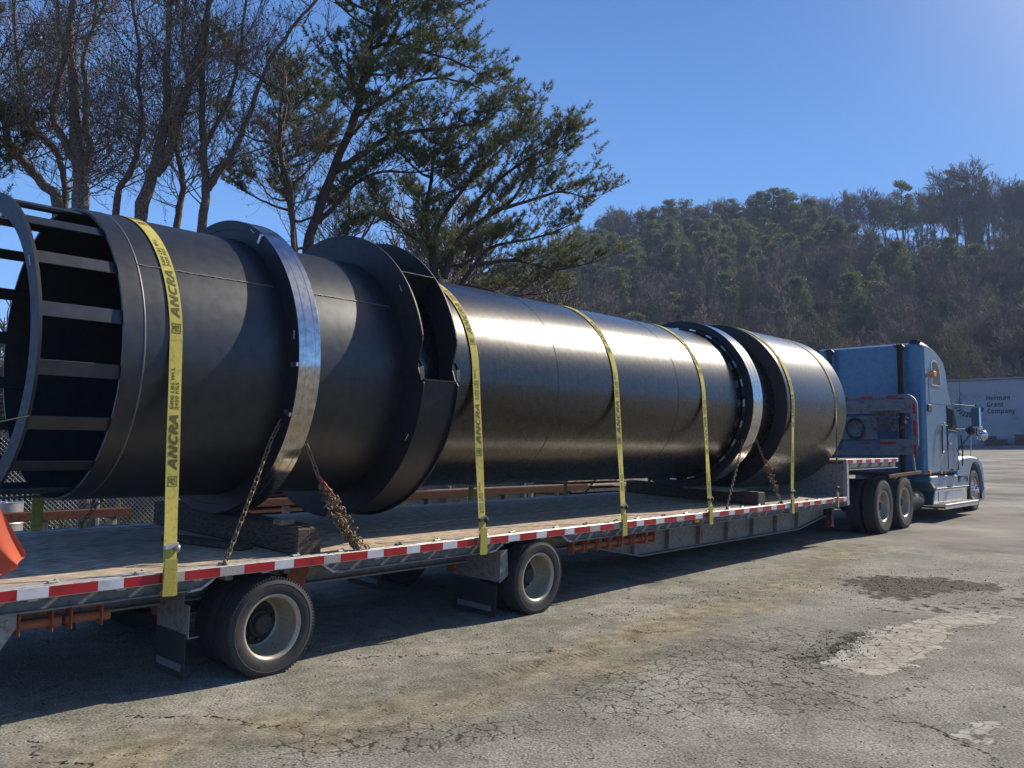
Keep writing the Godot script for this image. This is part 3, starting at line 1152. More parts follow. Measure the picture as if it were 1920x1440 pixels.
	for k in 11:
		var p := back(26.0 + 2.3 * (k * 5 % 11), -9.5 + 1.15 * k)
		if p.y > -12.5:
			p.y = -12.5 - 0.4 * k
		place_tree(bares[k % 5], "bare_tree", M.bark_brown, M.twig, p.x, p.y, rng.randf_range(0.62, 0.85), "slender bare tree in the thicket behind the pines", "bare trees behind the pines")
	# paler trees at the foot of the slope, behind the warehouse and truck
	for e in [[56, 106, 0.95], [43, 104, 0.8], [37, 110, 0.85], [49, 112, 0.9], [61, 116, 0.9], [30, 102, 0.75]]:
		var p := back(e[1], e[0])
		place_tree(bares[int(e[0]) % 5], "bare_tree", M.bark_grey, M.bark_grey, p.x, p.y, e[2], "pale bare tree at the foot of the slope above the warehouse roof", "pale bare trees at the foot of the hill")


# ---------------------------------------------------------------- near trees

func smooth_path(p: Array, per := 4) -> Array:
	var out := []
	for k in p.size() - 1:
		var a: Vector3 = p[maxi(k - 1, 0)]
		var b: Vector3 = p[k]
		var c: Vector3 = p[k + 1]
		var d: Vector3 = p[mini(k + 2, p.size() - 1)]
		for j in per:
			out.append(b.cubic_interpolate(c, a, d, float(j) / per))
	out.append(p[p.size() - 1])
	return out


func stem(pts: Array, r0: float, r1: float, rough := 0.0) -> Array:     # [mesh builder, smooth points, radii]
	var s := smooth_path(pts)
	var rad := []
	for k in s.size():
		rad.append(lerpf(r0, r1, pow(float(k) / (s.size() - 1), 0.8)) * (1.0 + rng.randf_range(-0.07, 0.07)))
		s[k] += rv() * rough
	var b := B.new()
	b.tube(s, rad, 9, true)
	return [b, s, rad]


func to_ground(pts: Array) -> Array:
	var p: Vector3 = pts[0]
	var g := land_y(p.x, p.z) - 0.15
	return [Vector3(p.x + 0.15, g, p.z + 0.1), Vector3(p.x + 0.1, lerpf(g, p.y, 0.35), p.z + 0.05), Vector3(p.x + 0.03, lerpf(g, p.y, 0.7), p.z)] + pts


# stems: [points, radius at the foot, radius at the top]; the first runs to the ground
func bare_tree(label: String, stems: Array, bk: Material, dense := 1.0) -> void:
	var foot: Vector3 = to_ground(stems[0][0])[0]
	var t := thing("bare_tree", label, "tree", foot)
	var tw := B.new()
	var tips := []
	for k in stems.size():
		var pts: Array = stems[k][0]
		if k == 0:
			pts = to_ground(pts)
		var rel := []
		for p in pts:
			rel.append(p - foot)
		var s := stem(rel, stems[k][1], stems[k][2], 0.02)
		part("trunk" if k == 0 else "limb", s[0], bk, t)
		var sp: Array = s[1]
		var total := 0.0
		for j in sp.size() - 1:
			total += sp[j].distance_to(sp[j + 1])
		var cnt := int(total * 2.7 * dense)
		for j in cnt:
			var u := lerpf(0.34 if k == 0 else 0.06, 1.0, (j + rng.randf()) / cnt)
			var f := u * (sp.size() - 1)
			var q := mini(int(f), sp.size() - 2)
			var at: Vector3 = sp[q].lerp(sp[q + 1], f - q)
			var a := rng.randf() * TAU
			var L := rng.randf_range(0.8, 2.3) * (1.15 - 0.35 * u)
			grow(tw, tips, at, Vector3(cos(a), rng.randf_range(0.1, 1.1), sin(a)).normalized(), L, rng.randf_range(0.011, 0.021), 2, [7, 7], 0.13, 0.24, 0.45, 0.0048)
	var crown := part("twigs", tw, M.twig, t)
	crown.set_meta("kind", "stuff")
	var ball := B.new()
	for e in tips:
		if rng.randf() < 0.3:
			var p: Vector3 = e[0] + rv() * 0.03
			var r := rng.randf_range(0.014, 0.026)
			for sgn in [1.0, -1.0]:
				ball.tri(p + Vector3(r, 0, 0), p + Vector3(0, sgn * r, 0), p + Vector3(-r * 0.5, 0, r))
				ball.tri(p + Vector3(-r * 0.5, 0, -r), p + Vector3(0, sgn * r, 0), p + Vector3(r, 0, 0))
	var sb := part("seed_balls", ball, M.seed_ball, t)
	sb.set_meta("kind", "stuff")


func tuft_mesh() -> ArrayMesh:
	var b := B.new()
	for k in 13:
		var a := k * 2.4
		var o := Vector3(cos(a) * 0.62, 0.45 + 0.55 * float(k % 4) / 3.0, sin(a) * 0.62).normalized()
		var L := 0.06 + 0.028 * float(k % 3)
		var s := o.cross(Vector3(sin(a * 1.7), 0.3, cos(a * 2.1))).normalized() * 0.006
		b.tri(-s, o * L, s)
	return b.mesh()


func pine(label: String, stems: Array, extra: int, nm: Material, tuft: Mesh, dense := 1.0) -> void:
	var foot: Vector3 = to_ground(stems[0][0])[0]
	var t := thing("pine_tree", label, "tree", foot)
	var limbs := []
	for k in stems.size():
		var pts: Array = to_ground(stems[0][0]) if k == 0 else stems[k][0]
		var rel := []
		for p in pts:
			rel.append(p - foot if k == 0 else pts[0].lerp(p, 0.87) - foot)
		var s := stem(rel, stems[k][1], stems[k][2], 0.015)
		part("trunk" if k == 0 else "limb", s[0], M.bark_pine, t)
		limbs.append([s[1], 0.5 if k == 0 else 0.18])
	# limbs that reach to the sides the picture shows less of
	var tp: Array = limbs[0][0]
	for k in extra:
		var u := lerpf(0.45, 0.97, (k + rng.randf()) / extra)
		var at: Vector3 = tp[int(u * (tp.size() - 1))]
		var a := rng.randf() * TAU
		var d := Vector3(cos(a), 0.25, sin(a)).normalized()
		var L := rng.randf_range(1.2, 2.2) * (1.3 - 0.6 * u)
		var s := stem([at, at + d * L * 0.4, at + d * L * 0.75 + Vector3(0, 0.12, 0), at + d * L + Vector3(0, 0.4, 0)], 0.04, 0.012, 0.02)
		part("limb", s[0], M.bark_pine, t)
		limbs.append([s[1], 0.25])
	var tw := B.new()
	var where := []
	for e in limbs:
		var sp: Array = e[0]
		var total := 0.0
		for j in sp.size() - 1:
			total += sp[j].distance_to(sp[j + 1])
		var cnt := int(total * (1.0 - e[1]) * 9.0 * dense)
		for j in cnt:
			var u := lerpf(e[1], 1.0, (j + rng.randf()) / cnt)
			var f := u * (sp.size() - 1)
			var q := mini(int(f), sp.size() - 2)
			var at: Vector3 = sp[q].lerp(sp[q + 1], f - q)
			var along: Vector3 = (sp[q + 1] - sp[q]).normalized()
			var side := (along.cross(Vector3.UP).normalized() * (1.0 if rng.randf() < 0.5 else -1.0) + rv() * 0.45 + Vector3.UP * 0.1).normalized()
			var d := (along * 0.75 + side * 0.75 + Vector3.UP * 0.22).normalized()
			var L := rng.randf_range(0.5, 1.35) * (1.2 - 0.45 * u)
			pine_twig(tw, where, at, d, L, 0.011, 2)
	part("twigs", tw, M.bark_pine, t).set_meta("kind", "stuff")
	var mm := MultiMesh.new()
	mm.transform_format = MultiMesh.TRANSFORM_3D
	mm.mesh = tuft
	mm.instance_count = where.size()
	for k in where.size():
		mm.set_instance_transform(k, where[k])
	var o := MultiMeshInstance3D.new()
	o.name = "needles"
	o.multimesh = mm
	o.material_override = nm
	o.set_meta("kind", "stuff")
	t.add_child(o, true)


func pine_twig(b: B, where: Array, p: Vector3, d: Vector3, L: float, r: float, depth: int) -> void:
	var n := 3
	var pts := [p]
	for k in n:
		d = (d + rv() * 0.16 + Vector3.UP * 0.08).normalized()
		p += d * L / n
		pts.append(p)
	b.tube(pts, [r, r * 0.8, r * 0.6, r * 0.4], 3, false)
	if depth > 0:
		for k in 4:
			var t := lerpf(0.3, 1.0, (k + rng.randf()) / 4.0)
			var j := mini(int(t * n), n - 1)
			var at: Vector3 = pts[j].lerp(pts[j + 1], t * n - j)
			var cd := (d * 0.8 + (d.cross(Vector3.UP).normalized() * (1.0 if k % 2 == 0 else -1.0) + rv() * 0.4) * 0.65 + Vector3.UP * 0.12).normalized()
			pine_twig(b, where, at, cd, L * rng.randf_range(0.35, 0.6), r * 0.6, depth - 1 if depth == 2 and k < 3 else 0)
	var cnt := 3 if depth > 0 else maxi(3, int(L / 0.07))
	for k in cnt:
		var t := 1.0 - float(k) / cnt * 0.75
		var j := mini(int(t * n), n - 1)
		var at: Vector3 = pts[j].lerp(pts[j + 1], t * n - j)
		var y := (d + rv() * 0.35).normalized()
		var x := y.cross(rv()).normalized()
		var s := rng.randf_range(0.85, 1.35)
		where.append(Transform3D(Basis(x, y, x.cross(y)).scaled(Vector3.ONE * s), at))


func near_trees() -> void:
	rng.seed = 4242
	bare_tree("mossy bare tree leaning left, farthest left behind the drum", [
		[[Vector3(7.60, 7.18, -14.07), Vector3(7.36, 7.65, -14.35), Vector3(7.10, 8.10, -14.64), Vector3(6.87, 8.47, -14.90), Vector3(6.72, 9.38, -15.07), Vector3(6.51, 10.38, -15.30), Vector3(6.4, 12.2, -15.4)], 0.16, 0.05],
		[[Vector3(6.9, 8.4, -14.85), Vector3(6.3, 9.2, -15.3), Vector3(6.1, 10.6, -15.4), Vector3(6.2, 12.0, -15.2)], 0.05, 0.015]], M.bark_grey, 1.2)
	bare_tree("thick grey trunk forking into three upright stems, behind the first strap", [
		[[Vector3(7.73, 6.98, -13.17), Vector3(7.71, 7.49, -13.20), Vector3(7.70, 7.86, -13.21), Vector3(7.61, 8.59, -13.31), Vector3(7.55, 9.71, -13.37), Vector3(7.46, 10.64, -13.48), Vector3(7.50, 11.58, -13.43), Vector3(7.50, 13.5, -13.43)], 0.26, 0.05],
		[[Vector3(7.68, 7.85, -13.22), Vector3(7.50, 8.30, -13.43), Vector3(7.29, 9.00, -13.67), Vector3(7.34, 9.70, -13.61), Vector3(7.40, 10.45, -13.54), Vector3(7.28, 11.20, -13.67), Vector3(7.27, 12.6, -13.69)], 0.1, 0.035],
		[[Vector3(7.73, 7.85, -13.18), Vector3(7.84, 8.26, -13.07), Vector3(7.75, 8.74, -13.15), Vector3(7.75, 9.48, -13.15), Vector3(7.68, 10.27, -13.22), Vector3(7.81, 11.02, -13.08), Vector3(7.92, 12.6, -12.95)], 0.1, 0.03]], M.bark_grey, 1.0)
	bare_tree("pale slender tree bending left behind the forked grey trunk", [
		[[Vector3(7.91, 7.30, -14.47), Vector3(7.88, 7.96, -14.51), Vector3(7.73, 8.58, -14.68), Vector3(7.39, 9.12, -15.07), Vector3(7.19, 9.90, -15.29), Vector3(7.08, 10.92, -15.41), Vector3(6.94, 12.6, -15.57)], 0.12, 0.03]], M.bark_grey, 1.3)
	bare_tree("slim brown S-shaped bare tree between the forked trunk and the polished ring", [
		[[Vector3(8.02, 6.70, -12.08), Vector3(8.06, 7.23, -12.05), Vector3(8.23, 7.73, -11.85), Vector3(8.31, 8.41, -11.77), Vector3(8.32, 8.95, -11.75), Vector3(8.26, 9.49, -11.82), Vector3(8.26, 10.22, -11.81), Vector3(8.15, 11.13, -11.94), Vector3(8.08, 12.8, -12.02)], 0.1, 0.03]], M.bark_brown, 1.3)
	bare_tree("brown bare tree leaning right then straight with a broad right fork", [
		[[Vector3(8.11, 6.50, -11.23), Vector3(8.23, 7.19, -11.09), Vector3(8.35, 7.88, -10.96), Vector3(8.41, 8.40, -10.89), Vector3(8.44, 8.93, -10.86), Vector3(8.40, 9.63, -10.90), Vector3(8.41, 10.34, -10.89), Vector3(8.42, 11.05, -10.88), Vector3(8.35, 12.6, -10.95)], 0.19, 0.035],
		[[Vector3(8.28, 7.36, -11.03), Vector3(8.47, 7.78, -10.83), Vector3(8.52, 8.30, -10.76), Vector3(8.62, 8.93, -10.65), Vector3(8.77, 9.49, -10.48), Vector3(8.85, 10.17, -10.40), Vector3(8.97, 11.06, -10.26), Vector3(9.04, 12.4, -10.18)], 0.12, 0.04]], M.bark_brown, 1.0)
	bare_tree("reddish bare stem just left of the polished ring's top", [
		[[Vector3(9.35, 6.72, -12.10), Vector3(9.41, 7.28, -12.03), Vector3(9.42, 7.73, -12.01), Vector3(9.31, 8.41, -12.14), Vector3(9.36, 9.16, -12.08), Vector3(9.45, 9.93, -11.98), Vector3(9.36, 10.88, -12.08), Vector3(9.39, 12.6, -12.05)], 0.11, 0.03]], M.bark_brown, 1.3)
	bare_tree("upright brown tree with a long limb sweeping right over the polished ring", [
		[[Vector3(9.20, 6.49, -10.75), Vector3(9.24, 6.99, -10.71), Vector3(9.20, 8.06, -10.75), Vector3(9.16, 8.77, -10.80), Vector3(9.15, 9.86, -10.81), Vector3(9.19, 10.59, -10.76), Vector3(9.20, 11.32, -10.75), Vector3(9.13, 12.8, -10.83)], 0.13, 0.035],
		[[Vector3(9.24, 7.17, -10.70), Vector3(9.39, 7.56, -10.54), Vector3(9.57, 7.88, -10.34), Vector3(9.72, 8.42, -10.17), Vector3(9.85, 8.99, -10.02), Vector3(10.04, 9.86, -9.80), Vector3(10.38, 10.67, -9.42), Vector3(10.72, 11.33, -9.03), Vector3(11.3, 12.6, -8.6)], 0.09, 0.02],
		[[Vector3(9.2, 8.1, -10.75), Vector3(9.6, 9.2, -10.5), Vector3(9.75, 10.4, -10.35), Vector3(9.9, 12.2, -10.3)], 0.06, 0.02]], M.bark_brown, 0.8)
	bare_tree("small thin bare tree beside the leaning pine trunk", [
		[[Vector3(11.63, 6.79, -11.02), Vector3(11.56, 7.97, -11.10), Vector3(11.43, 8.56, -11.26), Vector3(11.39, 9.16, -11.29), Vector3(11.48, 9.96, -11.19), Vector3(11.42, 10.76, -11.26)], 0.085, 0.03]], M.bark_brown, 0.95)
	bare_tree("bare tree deep behind the pines over the middle of the drum", [
		[[Vector3(15.2, 6.0, -13.6), Vector3(15.1, 7.2, -13.7), Vector3(15.25, 8.4, -13.6), Vector3(15.1, 9.8, -13.6)], 0.1, 0.03],
		[[Vector3(15.1, 7.0, -13.7), Vector3(15.6, 8.0, -13.2), Vector3(16.0, 9.2, -12.9)], 0.05, 0.02]], M.bark_brown, 1.2)
	var tuft := tuft_mesh()
	pine("tall pine leaning right over the drum's middle with layered green sprays", [
		[[Vector3(11.86, 6.37, -10.77), Vector3(12.03, 7.42, -10.57), Vector3(12.26, 8.42, -10.31), Vector3(12.55, 9.59, -9.98), Vector3(12.68, 10.61, -9.84), Vector3(12.81, 11.69, -9.69), Vector3(12.91, 12.39, -9.58), Vector3(13.00, 13.49, -9.47), Vector3(13.06, 14.70, -9.41)], 0.17, 0.04],
		[[Vector3(12.26, 8.26, -10.31), Vector3(12.79, 8.72, -10.09), Vector3(13.57, 9.41, -9.58), Vector3(14.31, 9.67, -9.13), Vector3(15.20, 9.88, -8.49), Vector3(15.90, 10.20, -8.09)], 0.1, 0.015],
		[[Vector3(12.55, 9.59, -9.98), Vector3(13.23, 10.10, -9.52), Vector3(13.82, 10.68, -9.16), Vector3(14.55, 10.88, -8.62), Vector3(15.38, 10.69, -7.99)], 0.07, 0.014],
		[[Vector3(12.00, 7.05, -10.60), Vector3(12.46, 7.64, -10.39), Vector3(12.92, 8.23, -10.16), Vector3(13.51, 8.62, -9.81), Vector3(14.35, 8.69, -9.16), Vector3(14.99, 8.98, -8.73)], 0.07, 0.014],
		[[Vector3(12.68, 10.61, -9.84), Vector3(13.22, 11.40, -9.53), Vector3(13.84, 11.94, -9.13), Vector3(14.51, 12.21, -8.67)], 0.05, 0.012],
		[[Vector3(12.74, 11.20, -9.76), Vector3(13.09, 11.27, -9.07), Vector3(13.51, 10.91, -8.30), Vector3(13.84, 10.61, -7.62), Vector3(14.23, 10.05, -6.88)], 0.05, 0.012],
		[[Vector3(12.87, 12.23, -9.62), Vector3(13.49, 12.72, -9.22), Vector3(14.19, 12.61, -8.73), Vector3(14.80, 12.55, -8.35)], 0.045, 0.012],
		[[Vector3(12.81, 11.69, -9.69), Vector3(12.26, 11.96, -10.00), Vector3(11.79, 12.39, -10.23)], 0.04, 0.012]], 7, M.needles, tuft, 0.82)
	pine("wide low pine with long limbs reaching right above the shiny drum section", [
		[[Vector3(14.60, 5.2, -9.2), Vector3(14.52, 6.2, -9.4), Vector3(14.49, 7.38, -9.60), Vector3(14.69, 8.55, -9.67), Vector3(14.90, 9.53, -9.74)], 0.16, 0.03],
		[[Vector3(14.6, 5.2, -9.2), Vector3(14.90, 5.74, -8.84), Vector3(15.50, 6.77, -8.46), Vector3(15.98, 7.10, -8.22), Vector3(16.86, 7.38, -7.52), Vector3(17.61, 7.77, -6.98)], 0.08, 0.014],
		[[Vector3(14.65, 5.96, -9.12), Vector3(15.03, 7.05, -8.99), Vector3(15.65, 7.71, -8.60), Vector3(16.34, 8.34, -8.11), Vector3(16.87, 9.26, -7.82), Vector3(17.59, 9.68, -7.30)], 0.09, 0.014],
		[[Vector3(14.50, 6.07, -9.28), Vector3(14.67, 7.38, -9.40), Vector3(15.28, 8.55, -9.01), Vector3(15.97, 9.53, -8.53), Vector3(16.68, 10.54, -8.03), Vector3(16.95, 11.09, -8.03)], 0.08, 0.014],
		[[Vector3(14.85, 7.32, -8.89), Vector3(15.46, 8.40, -8.05), Vector3(16.20, 9.25, -7.06), Vector3(16.62, 9.49, -6.44)], 0.06, 0.012],
		[[Vector3(15.35, 7.60, -8.32), Vector3(16.30, 7.97, -7.71), Vector3(17.19, 8.34, -7.15), Vector3(18.03, 8.15, -6.66)], 0.06, 0.012],
		[[Vector3(15.2, 6.3, -8.6), Vector3(16.2, 6.5, -8.0), Vector3(17.2, 6.3, -7.3), Vector3(18.2, 6.6, -6.8)], 0.06, 0.012],
		[[Vector3(14.6, 5.6, -9.1), Vector3(15.4, 5.9, -8.9), Vector3(16.6, 5.7, -8.5), Vector3(17.8, 5.9, -8.0)], 0.06, 0.012]], 8, M.needles_old, tuft, 0.78)
	pine("thin dark pine set back between the bare trees and the leaning pine", [
		[[Vector3(13.42, 7.12, -13.53), Vector3(13.28, 8.45, -13.68), Vector3(13.11, 9.66, -13.88), Vector3(13.09, 10.88, -13.90), Vector3(13.16, 11.81, -13.83)], 0.13, 0.03]], 12, M.needles, tuft, 0.8)
	pine("pine at the far left edge with one green spray over the open drum end", [
		[[Vector3(5.3, 6.4, -15.2), Vector3(5.2, 8.0, -15.3), Vector3(5.25, 10.0, -15.3), Vector3(5.2, 12.0, -15.4)], 0.14, 0.04],
		[[Vector3(5.25, 8.0, -15.3), Vector3(5.9, 8.5, -14.8), Vector3(6.5, 8.5, -14.2), Vector3(7.0, 8.5, -13.8)], 0.05, 0.012],
		[[Vector3(5.2, 9.8, -15.3), Vector3(5.8, 10.6, -14.9), Vector3(6.2, 11.0, -14.6)], 0.05, 0.012]], 8, M.needles_old, tuft, 0.8)
	# rounded evergreen shrub and brush past the pines
	for e in [[29.3, -15.6, 5.0, "rounded bright green shrub past the right end of the pines"], [21.0, -21.5, 2.6, "low dark green shrub hidden behind the wide pine"]]:
		var t := thing("evergreen_shrub", e[3], "shrub", Vector3(e[0], land_y(e[0], e[1]) - 0.1, e[1]))
		var tr := B.new()
		var lf := B.new()
		for k in 16:
			var a := k * 2.4
			var p: Vector3 = Vector3(cos(a), 0, sin(a)) * e[2] * 0.3 * sqrt(k / 16.0) + Vector3(0, e[2] * rng.randf_range(0.3, 1.35), 0)
			tr.tube([Vector3.ZERO, p * Vector3(0.5, 0.5, 0.5), p], [0.06, 0.04, 0.02], 4, false)
			needles_clump(lf, p, Vector3.ONE * e[2] * 0.3, 420, 0.16)
		part("stems", tr, M.bark_brown, t)
		part("crown", lf, M.needles, t)


# ---------------------------------------------------------------- things behind the trailer

func yard_behind() -> void:
	# chain link fence
	var fx0 := 1.0
	var fx1 := 17.0
	var fz := -8.6
	var t := thing("chain_link_fence", "galvanised chain link fence behind the trailer, seen under the drum", "fence", Vector3(fx0, ground_y(5.0, fz) - 0.05, fz))
	for k in 7:
		var b := B.new()
		b.tube([Vector3((fx1 - fx0) * k / 6.0, -0.1, 0.03), Vector3((fx1 - fx0) * k / 6.0, 1.75, 0.03)], [0.03, 0.03], 8)
		part("post", b, M.galvanised, t)
	var rail := B.new()
	rail.tube([Vector3(0, 1.7, 0.03), Vector3(fx1 - fx0, 1.7, 0.03)], [0.02, 0.02], 6)
	part("top_rail", rail, M.galvanised, t)
	var net := B.new()
	var H := 1.65
	var sp := 0.075
	for k in int((fx1 - fx0 + H) / sp):
		for s in [1.0, -1.0]:
			var x := k * sp - (H if s > 0.0 else 0.0)
			var a := Vector3(x, 0.05, 0.004 * s)
			var c := Vector3(x + s * H, 0.05 + H, 0.004 * s)
			if a.x < 0.0:
				a = Vector3(0, 0.05 - x * s, a.z)
			if c.x < 0.0 or a.y > H or a.x > fx1 - fx0:
				continue
			net.tube([a, c], [0.0045, 0.0045], 3, false)
	part("mesh_wire", net, M.galvanised, t).set_meta("kind", "stuff")
	# steel sections lying on stands
	for e in [[3.3, 5.4, -5.5, 0.7, M.rust, "short rusty channel on a white post, leftmost under the drum"], [6.6, 9.2, -5.6, 0.68, M.rust, "rusty channel seen between the rear ring and the big flanges"], [8.3, 12.7, -3.5, 0.92, M.rust, "long rusty channel just past the trailer's far edge"], [11.0, 15.2, -6.5, 0.86, M.dull_aluminium, "upper long grey channel on stands under the shiny drum section"], [11.4, 15.6, -6.1, 0.66, M.dull_aluminium, "lower long grey channel on stands under the shiny drum section"]]:
		var L: float = e[1] - e[0]
		var g := ground_y(e[0] + 1.0, e[2])
		var o := thing("steel_channel", e[5], "steel beam", Vector3(e[0], g, e[2]), "steel sections stored behind the trailer")
		var b := B.new()
		b.box(Vector3(L / 2, e[3], 0), Vector3(L, 0.014, 0.2), 0.002)
		b.box(Vector3(L / 2, e[3] - 0.05, 0.1), Vector3(L, 0.1, 0.014), 0.002)
		b.box(Vector3(L / 2, e[3] - 0.05, -0.1), Vector3(L, 0.1, 0.014), 0.002)
		part("channel", b, e[4], o)
		for u in [0.12, 0.5, 0.9]:
			var s := B.new()
			s.box(Vector3(L * u, (e[3] - 0.11) / 2, 0), Vector3(0.09, e[3] - 0.11, 0.09), 0.006)
			s.box(Vector3(L * u, 0.02, 0), Vector3(0.4, 0.04, 0.5), 0.006)
			part("stand", s, M.dull_aluminium, o)
	for e in [[9.6, -7.2, 0.5, M.rust, "rust red flat bar bundle low behind the trailer deck"], [17.2, -6.6, 0.72, M.plank_3, "pale lumber stack behind the trailer's front timbers"]]:
		var o := thing("board_stack", e[4], "stacked boards", Vector3(e[0], ground_y(e[0], e[1]), e[1]))
		for k in 9:
			var b := B.new()
			b.box(Vector3(rng.randf_range(-0.1, 0.1), 0.06 + e[2] * k / 6.0, rng.randf_range(-0.05, 0.05)), Vector3(3.2, 0.05 + 0.02 * (k % 2), 0.9), 0.006)
			part("board", b, e[3], o)
	var o := thing("steel_barrel", "bluish grey steel barrel at the far left behind the trailer", "barrel", Vector3(4.25, ground_y(4.25, -6.5), -6.5))
	o.scale = Vector3.ONE * 0.72
	var b := B.new()
	var T := Transform3D(Basis(Vector3(0, 1, 0), Vector3(0, 0, 1), Vector3(1, 0, 0)), Vector3.ZERO)
	b.lathe(T, [Vector2(0, 0.0), Vector2(0, 0.3), Vector2(0.3, 0.3), Vector2(0.32, 0.315), Vector2(0.34, 0.3), Vector2(0.62, 0.3), Vector2(0.64, 0.315), Vector2(0.66, 0.3), Vector2(1.0, 0.3), Vector2(1.01, 0.31), Vector2(1.02, 0.29), Vector2(1.0, 0.28), Vector2(1.0, 0.0)], 28)
	part("drum_body", b, M.galvanised, o)
	b = B.new()
	b.lathe(T, [Vector2(1.0, 0.05), Vector2(1.02, 0.04), Vector2(1.02, 0.0)], 10)
	part("bung", b, M.dull_aluminium, o)
	# weeds along the yard's back edge
	var blade := B.new()
	for k in 9:
		var a := k * 2.4
		var d := Vector3(cos(a) * 0.06, 0.12 + 0.05 * (k % 3), sin(a) * 0.06)
		var s := Vector3(-sin(a), 0, cos(a)) * 0.006
		blade.tri(-s + d * 0.1, d, s + d * 0.1)
	var list := []
	for k in 15000:
		var x := rng.randf_range(0.0, 40.0)
		var z := rng.randf_range(-24.0, -8.0)
		if x > 30.0:
			x = rng.randf_range(16.0, 30.0)
		list.append(Transform3D(Basis(Vector3.UP, rng.randf() * TAU).scaled(Vector3.ONE * rng.randf_range(0.7, 1.8)), Vector3(x, land_y(x, z) - 0.11, z)))
	scatter("grass", blade.mesh(), M.grass, list, "short winter grass behind the chain link fence", "grass")


# ---------------------------------------------------------------- wheels

const OUT := Basis(Vector3(0, 0, 1), Vector3(0, 1, 0), Vector3(-1, 0, 0))     # local x turned to face the viewer
var wheel_meshes := {}


func wheel_set(key: String, r: float, w: float, rim: float, deep: float, grooves: int, lugs: bool) -> void:
	if wheel_meshes.has(key):
		return
	var h := w / 2.0
	var ty := B.new()
	var T := Transform3D(OUT, Vector3.ZERO)
	var pr := [Vector2(-h * 0.8, rim), Vector2(-h * 0.94, rim + (r - rim) * 0.18), Vector2(-h, lerpf(rim, r, 0.5)), Vector2(-h * 0.96, lerpf(rim, r, 0.8)), Vector2(-h * 0.84, r * 0.985)]
	ty.lathe(T, pr, 56, 0.0, TAU, true)
	var tread := [Vector2(-h * 0.84, r * 0.985), Vector2(-h * 0.8, r)]
	for k in grooves:
		var x := lerpf(-h * 0.8, h * 0.8, (k + 1.0) / (grooves + 1.0))
		tread.append_array([Vector2(x - 0.006, r), Vector2(x - 0.005, r - 0.011), Vector2(x + 0.005, r - 0.011), Vector2(x + 0.006, r)])
	tread.append_array([Vector2(h * 0.8, r), Vector2(h * 0.84, r * 0.985)])
	ty.lathe(T, tread, 56)
	ty.lathe(T, [Vector2(h * 0.84, r * 0.985), Vector2(h * 0.96, lerpf(rim, r, 0.8)), Vector2(h * 0.985, lerpf(rim, r, 0.72))], 56, 0.0, TAU, true)
	ty.lathe(T, [Vector2(h * 0.985, lerpf(rim, r, 0.72)), Vector2(h * 1.012, lerpf(rim, r, 0.69)), Vector2(h * 1.012, lerpf(rim, r, 0.66)), Vector2(h * 0.995, lerpf(rim, r, 0.64))], 56)
	ty.lathe(T, [Vector2(h * 0.995, lerpf(rim, r, 0.64)), Vector2(h, lerpf(rim, r, 0.5)), Vector2(h * 0.95, rim + (r - rim) * 0.2), Vector2(h * 0.9, rim + 0.012), Vector2(h * 0.8, rim)], 56, 0.0, TAU, true)
	# shoulder sipes
	for k in 90:
		var a := TAU * k / 90.0
		for s in [-1.0, 1.0]:
			var c := Vector3(sin(a) * r * 0.992, cos(a) * r * 0.992, s * h * 0.87)
			ty.box(c, Vector3(0.012, 0.012, h * 0.13), 0.0, Basis(Vector3(cos(a), -sin(a), 0), Vector3(sin(a), cos(a), 0), Vector3(0, 0, 1)))
	var ri := B.new()
	ri.lathe(T, [Vector2(h * 0.72, rim + 0.004), Vector2(h * 0.86, rim + 0.016), Vector2(h * 0.9, rim + 0.008), Vector2(h * 0.86, rim - 0.008), Vector2(h * 0.7, rim - 0.02)], 48, 0.0, TAU, true)
	ri.lathe(T, [Vector2(h * 0.7, rim - 0.02), Vector2(h * 0.1, rim - 0.028), Vector2(-deep, rim - 0.045), Vector2(-deep - 0.015, rim - 0.075)], 48, 0.0, TAU, true)
	var hu := B.new()
	hu.lathe(T, [Vector2(-deep - 0.015, rim - 0.07), Vector2(-deep - 0.005, rim * 0.62), Vector2(-deep + 0.01, rim * 0.5), Vector2(-deep + 0.012, 0.11), Vector2(-deep + 0.05, 0.1), Vector2(-deep + 0.055, 0.085), Vector2(-deep + 0.1, 0.075), Vector2(-deep + 0.108, 0.06), Vector2(-deep + 0.11, 0.001)], 36)
	var nu := B.new()
	for k in 10:
		var a := TAU * k / 10.0
		var c := Vector3(sin(a), cos(a), 0) * rim * 0.52
		nu.lathe(Transform3D(OUT, c + Vector3(0, 0, -deep + 0.005)), [Vector2(0, 0.017), Vector2(0.028 if not lugs else 0.06, 0.016), Vector2(0.03 if not lugs else 0.065, 0.01), Vector2(0.03 if not lugs else 0.065, 0.0005)], 6)
	var let := B.new()
	if key == "trailer":
		for st in [["MICHELIN", 0.25], ["MICHELIN", 3.5], ["XTA2", 1.9], ["X ONE", 5.1]]:
			var tri := letters(st[0], 0.03)
			var R0 := lerpf(rim, r, 0.3)
			put_letters(let, tri, func(x: float, y: float):
				var a: float = st[1] + x * 1.25 / R0
				var rr := R0 + y
				return [Vector3(sin(a) * rr, cos(a) * rr, h * 0.992 + 0.0025), Vector3(0, 0, 1)])
	wheel_meshes[key] = [ri.mesh(), ty.mesh(), hu.mesh(), nu.mesh(), let.mesh() if let.v.size() else null]


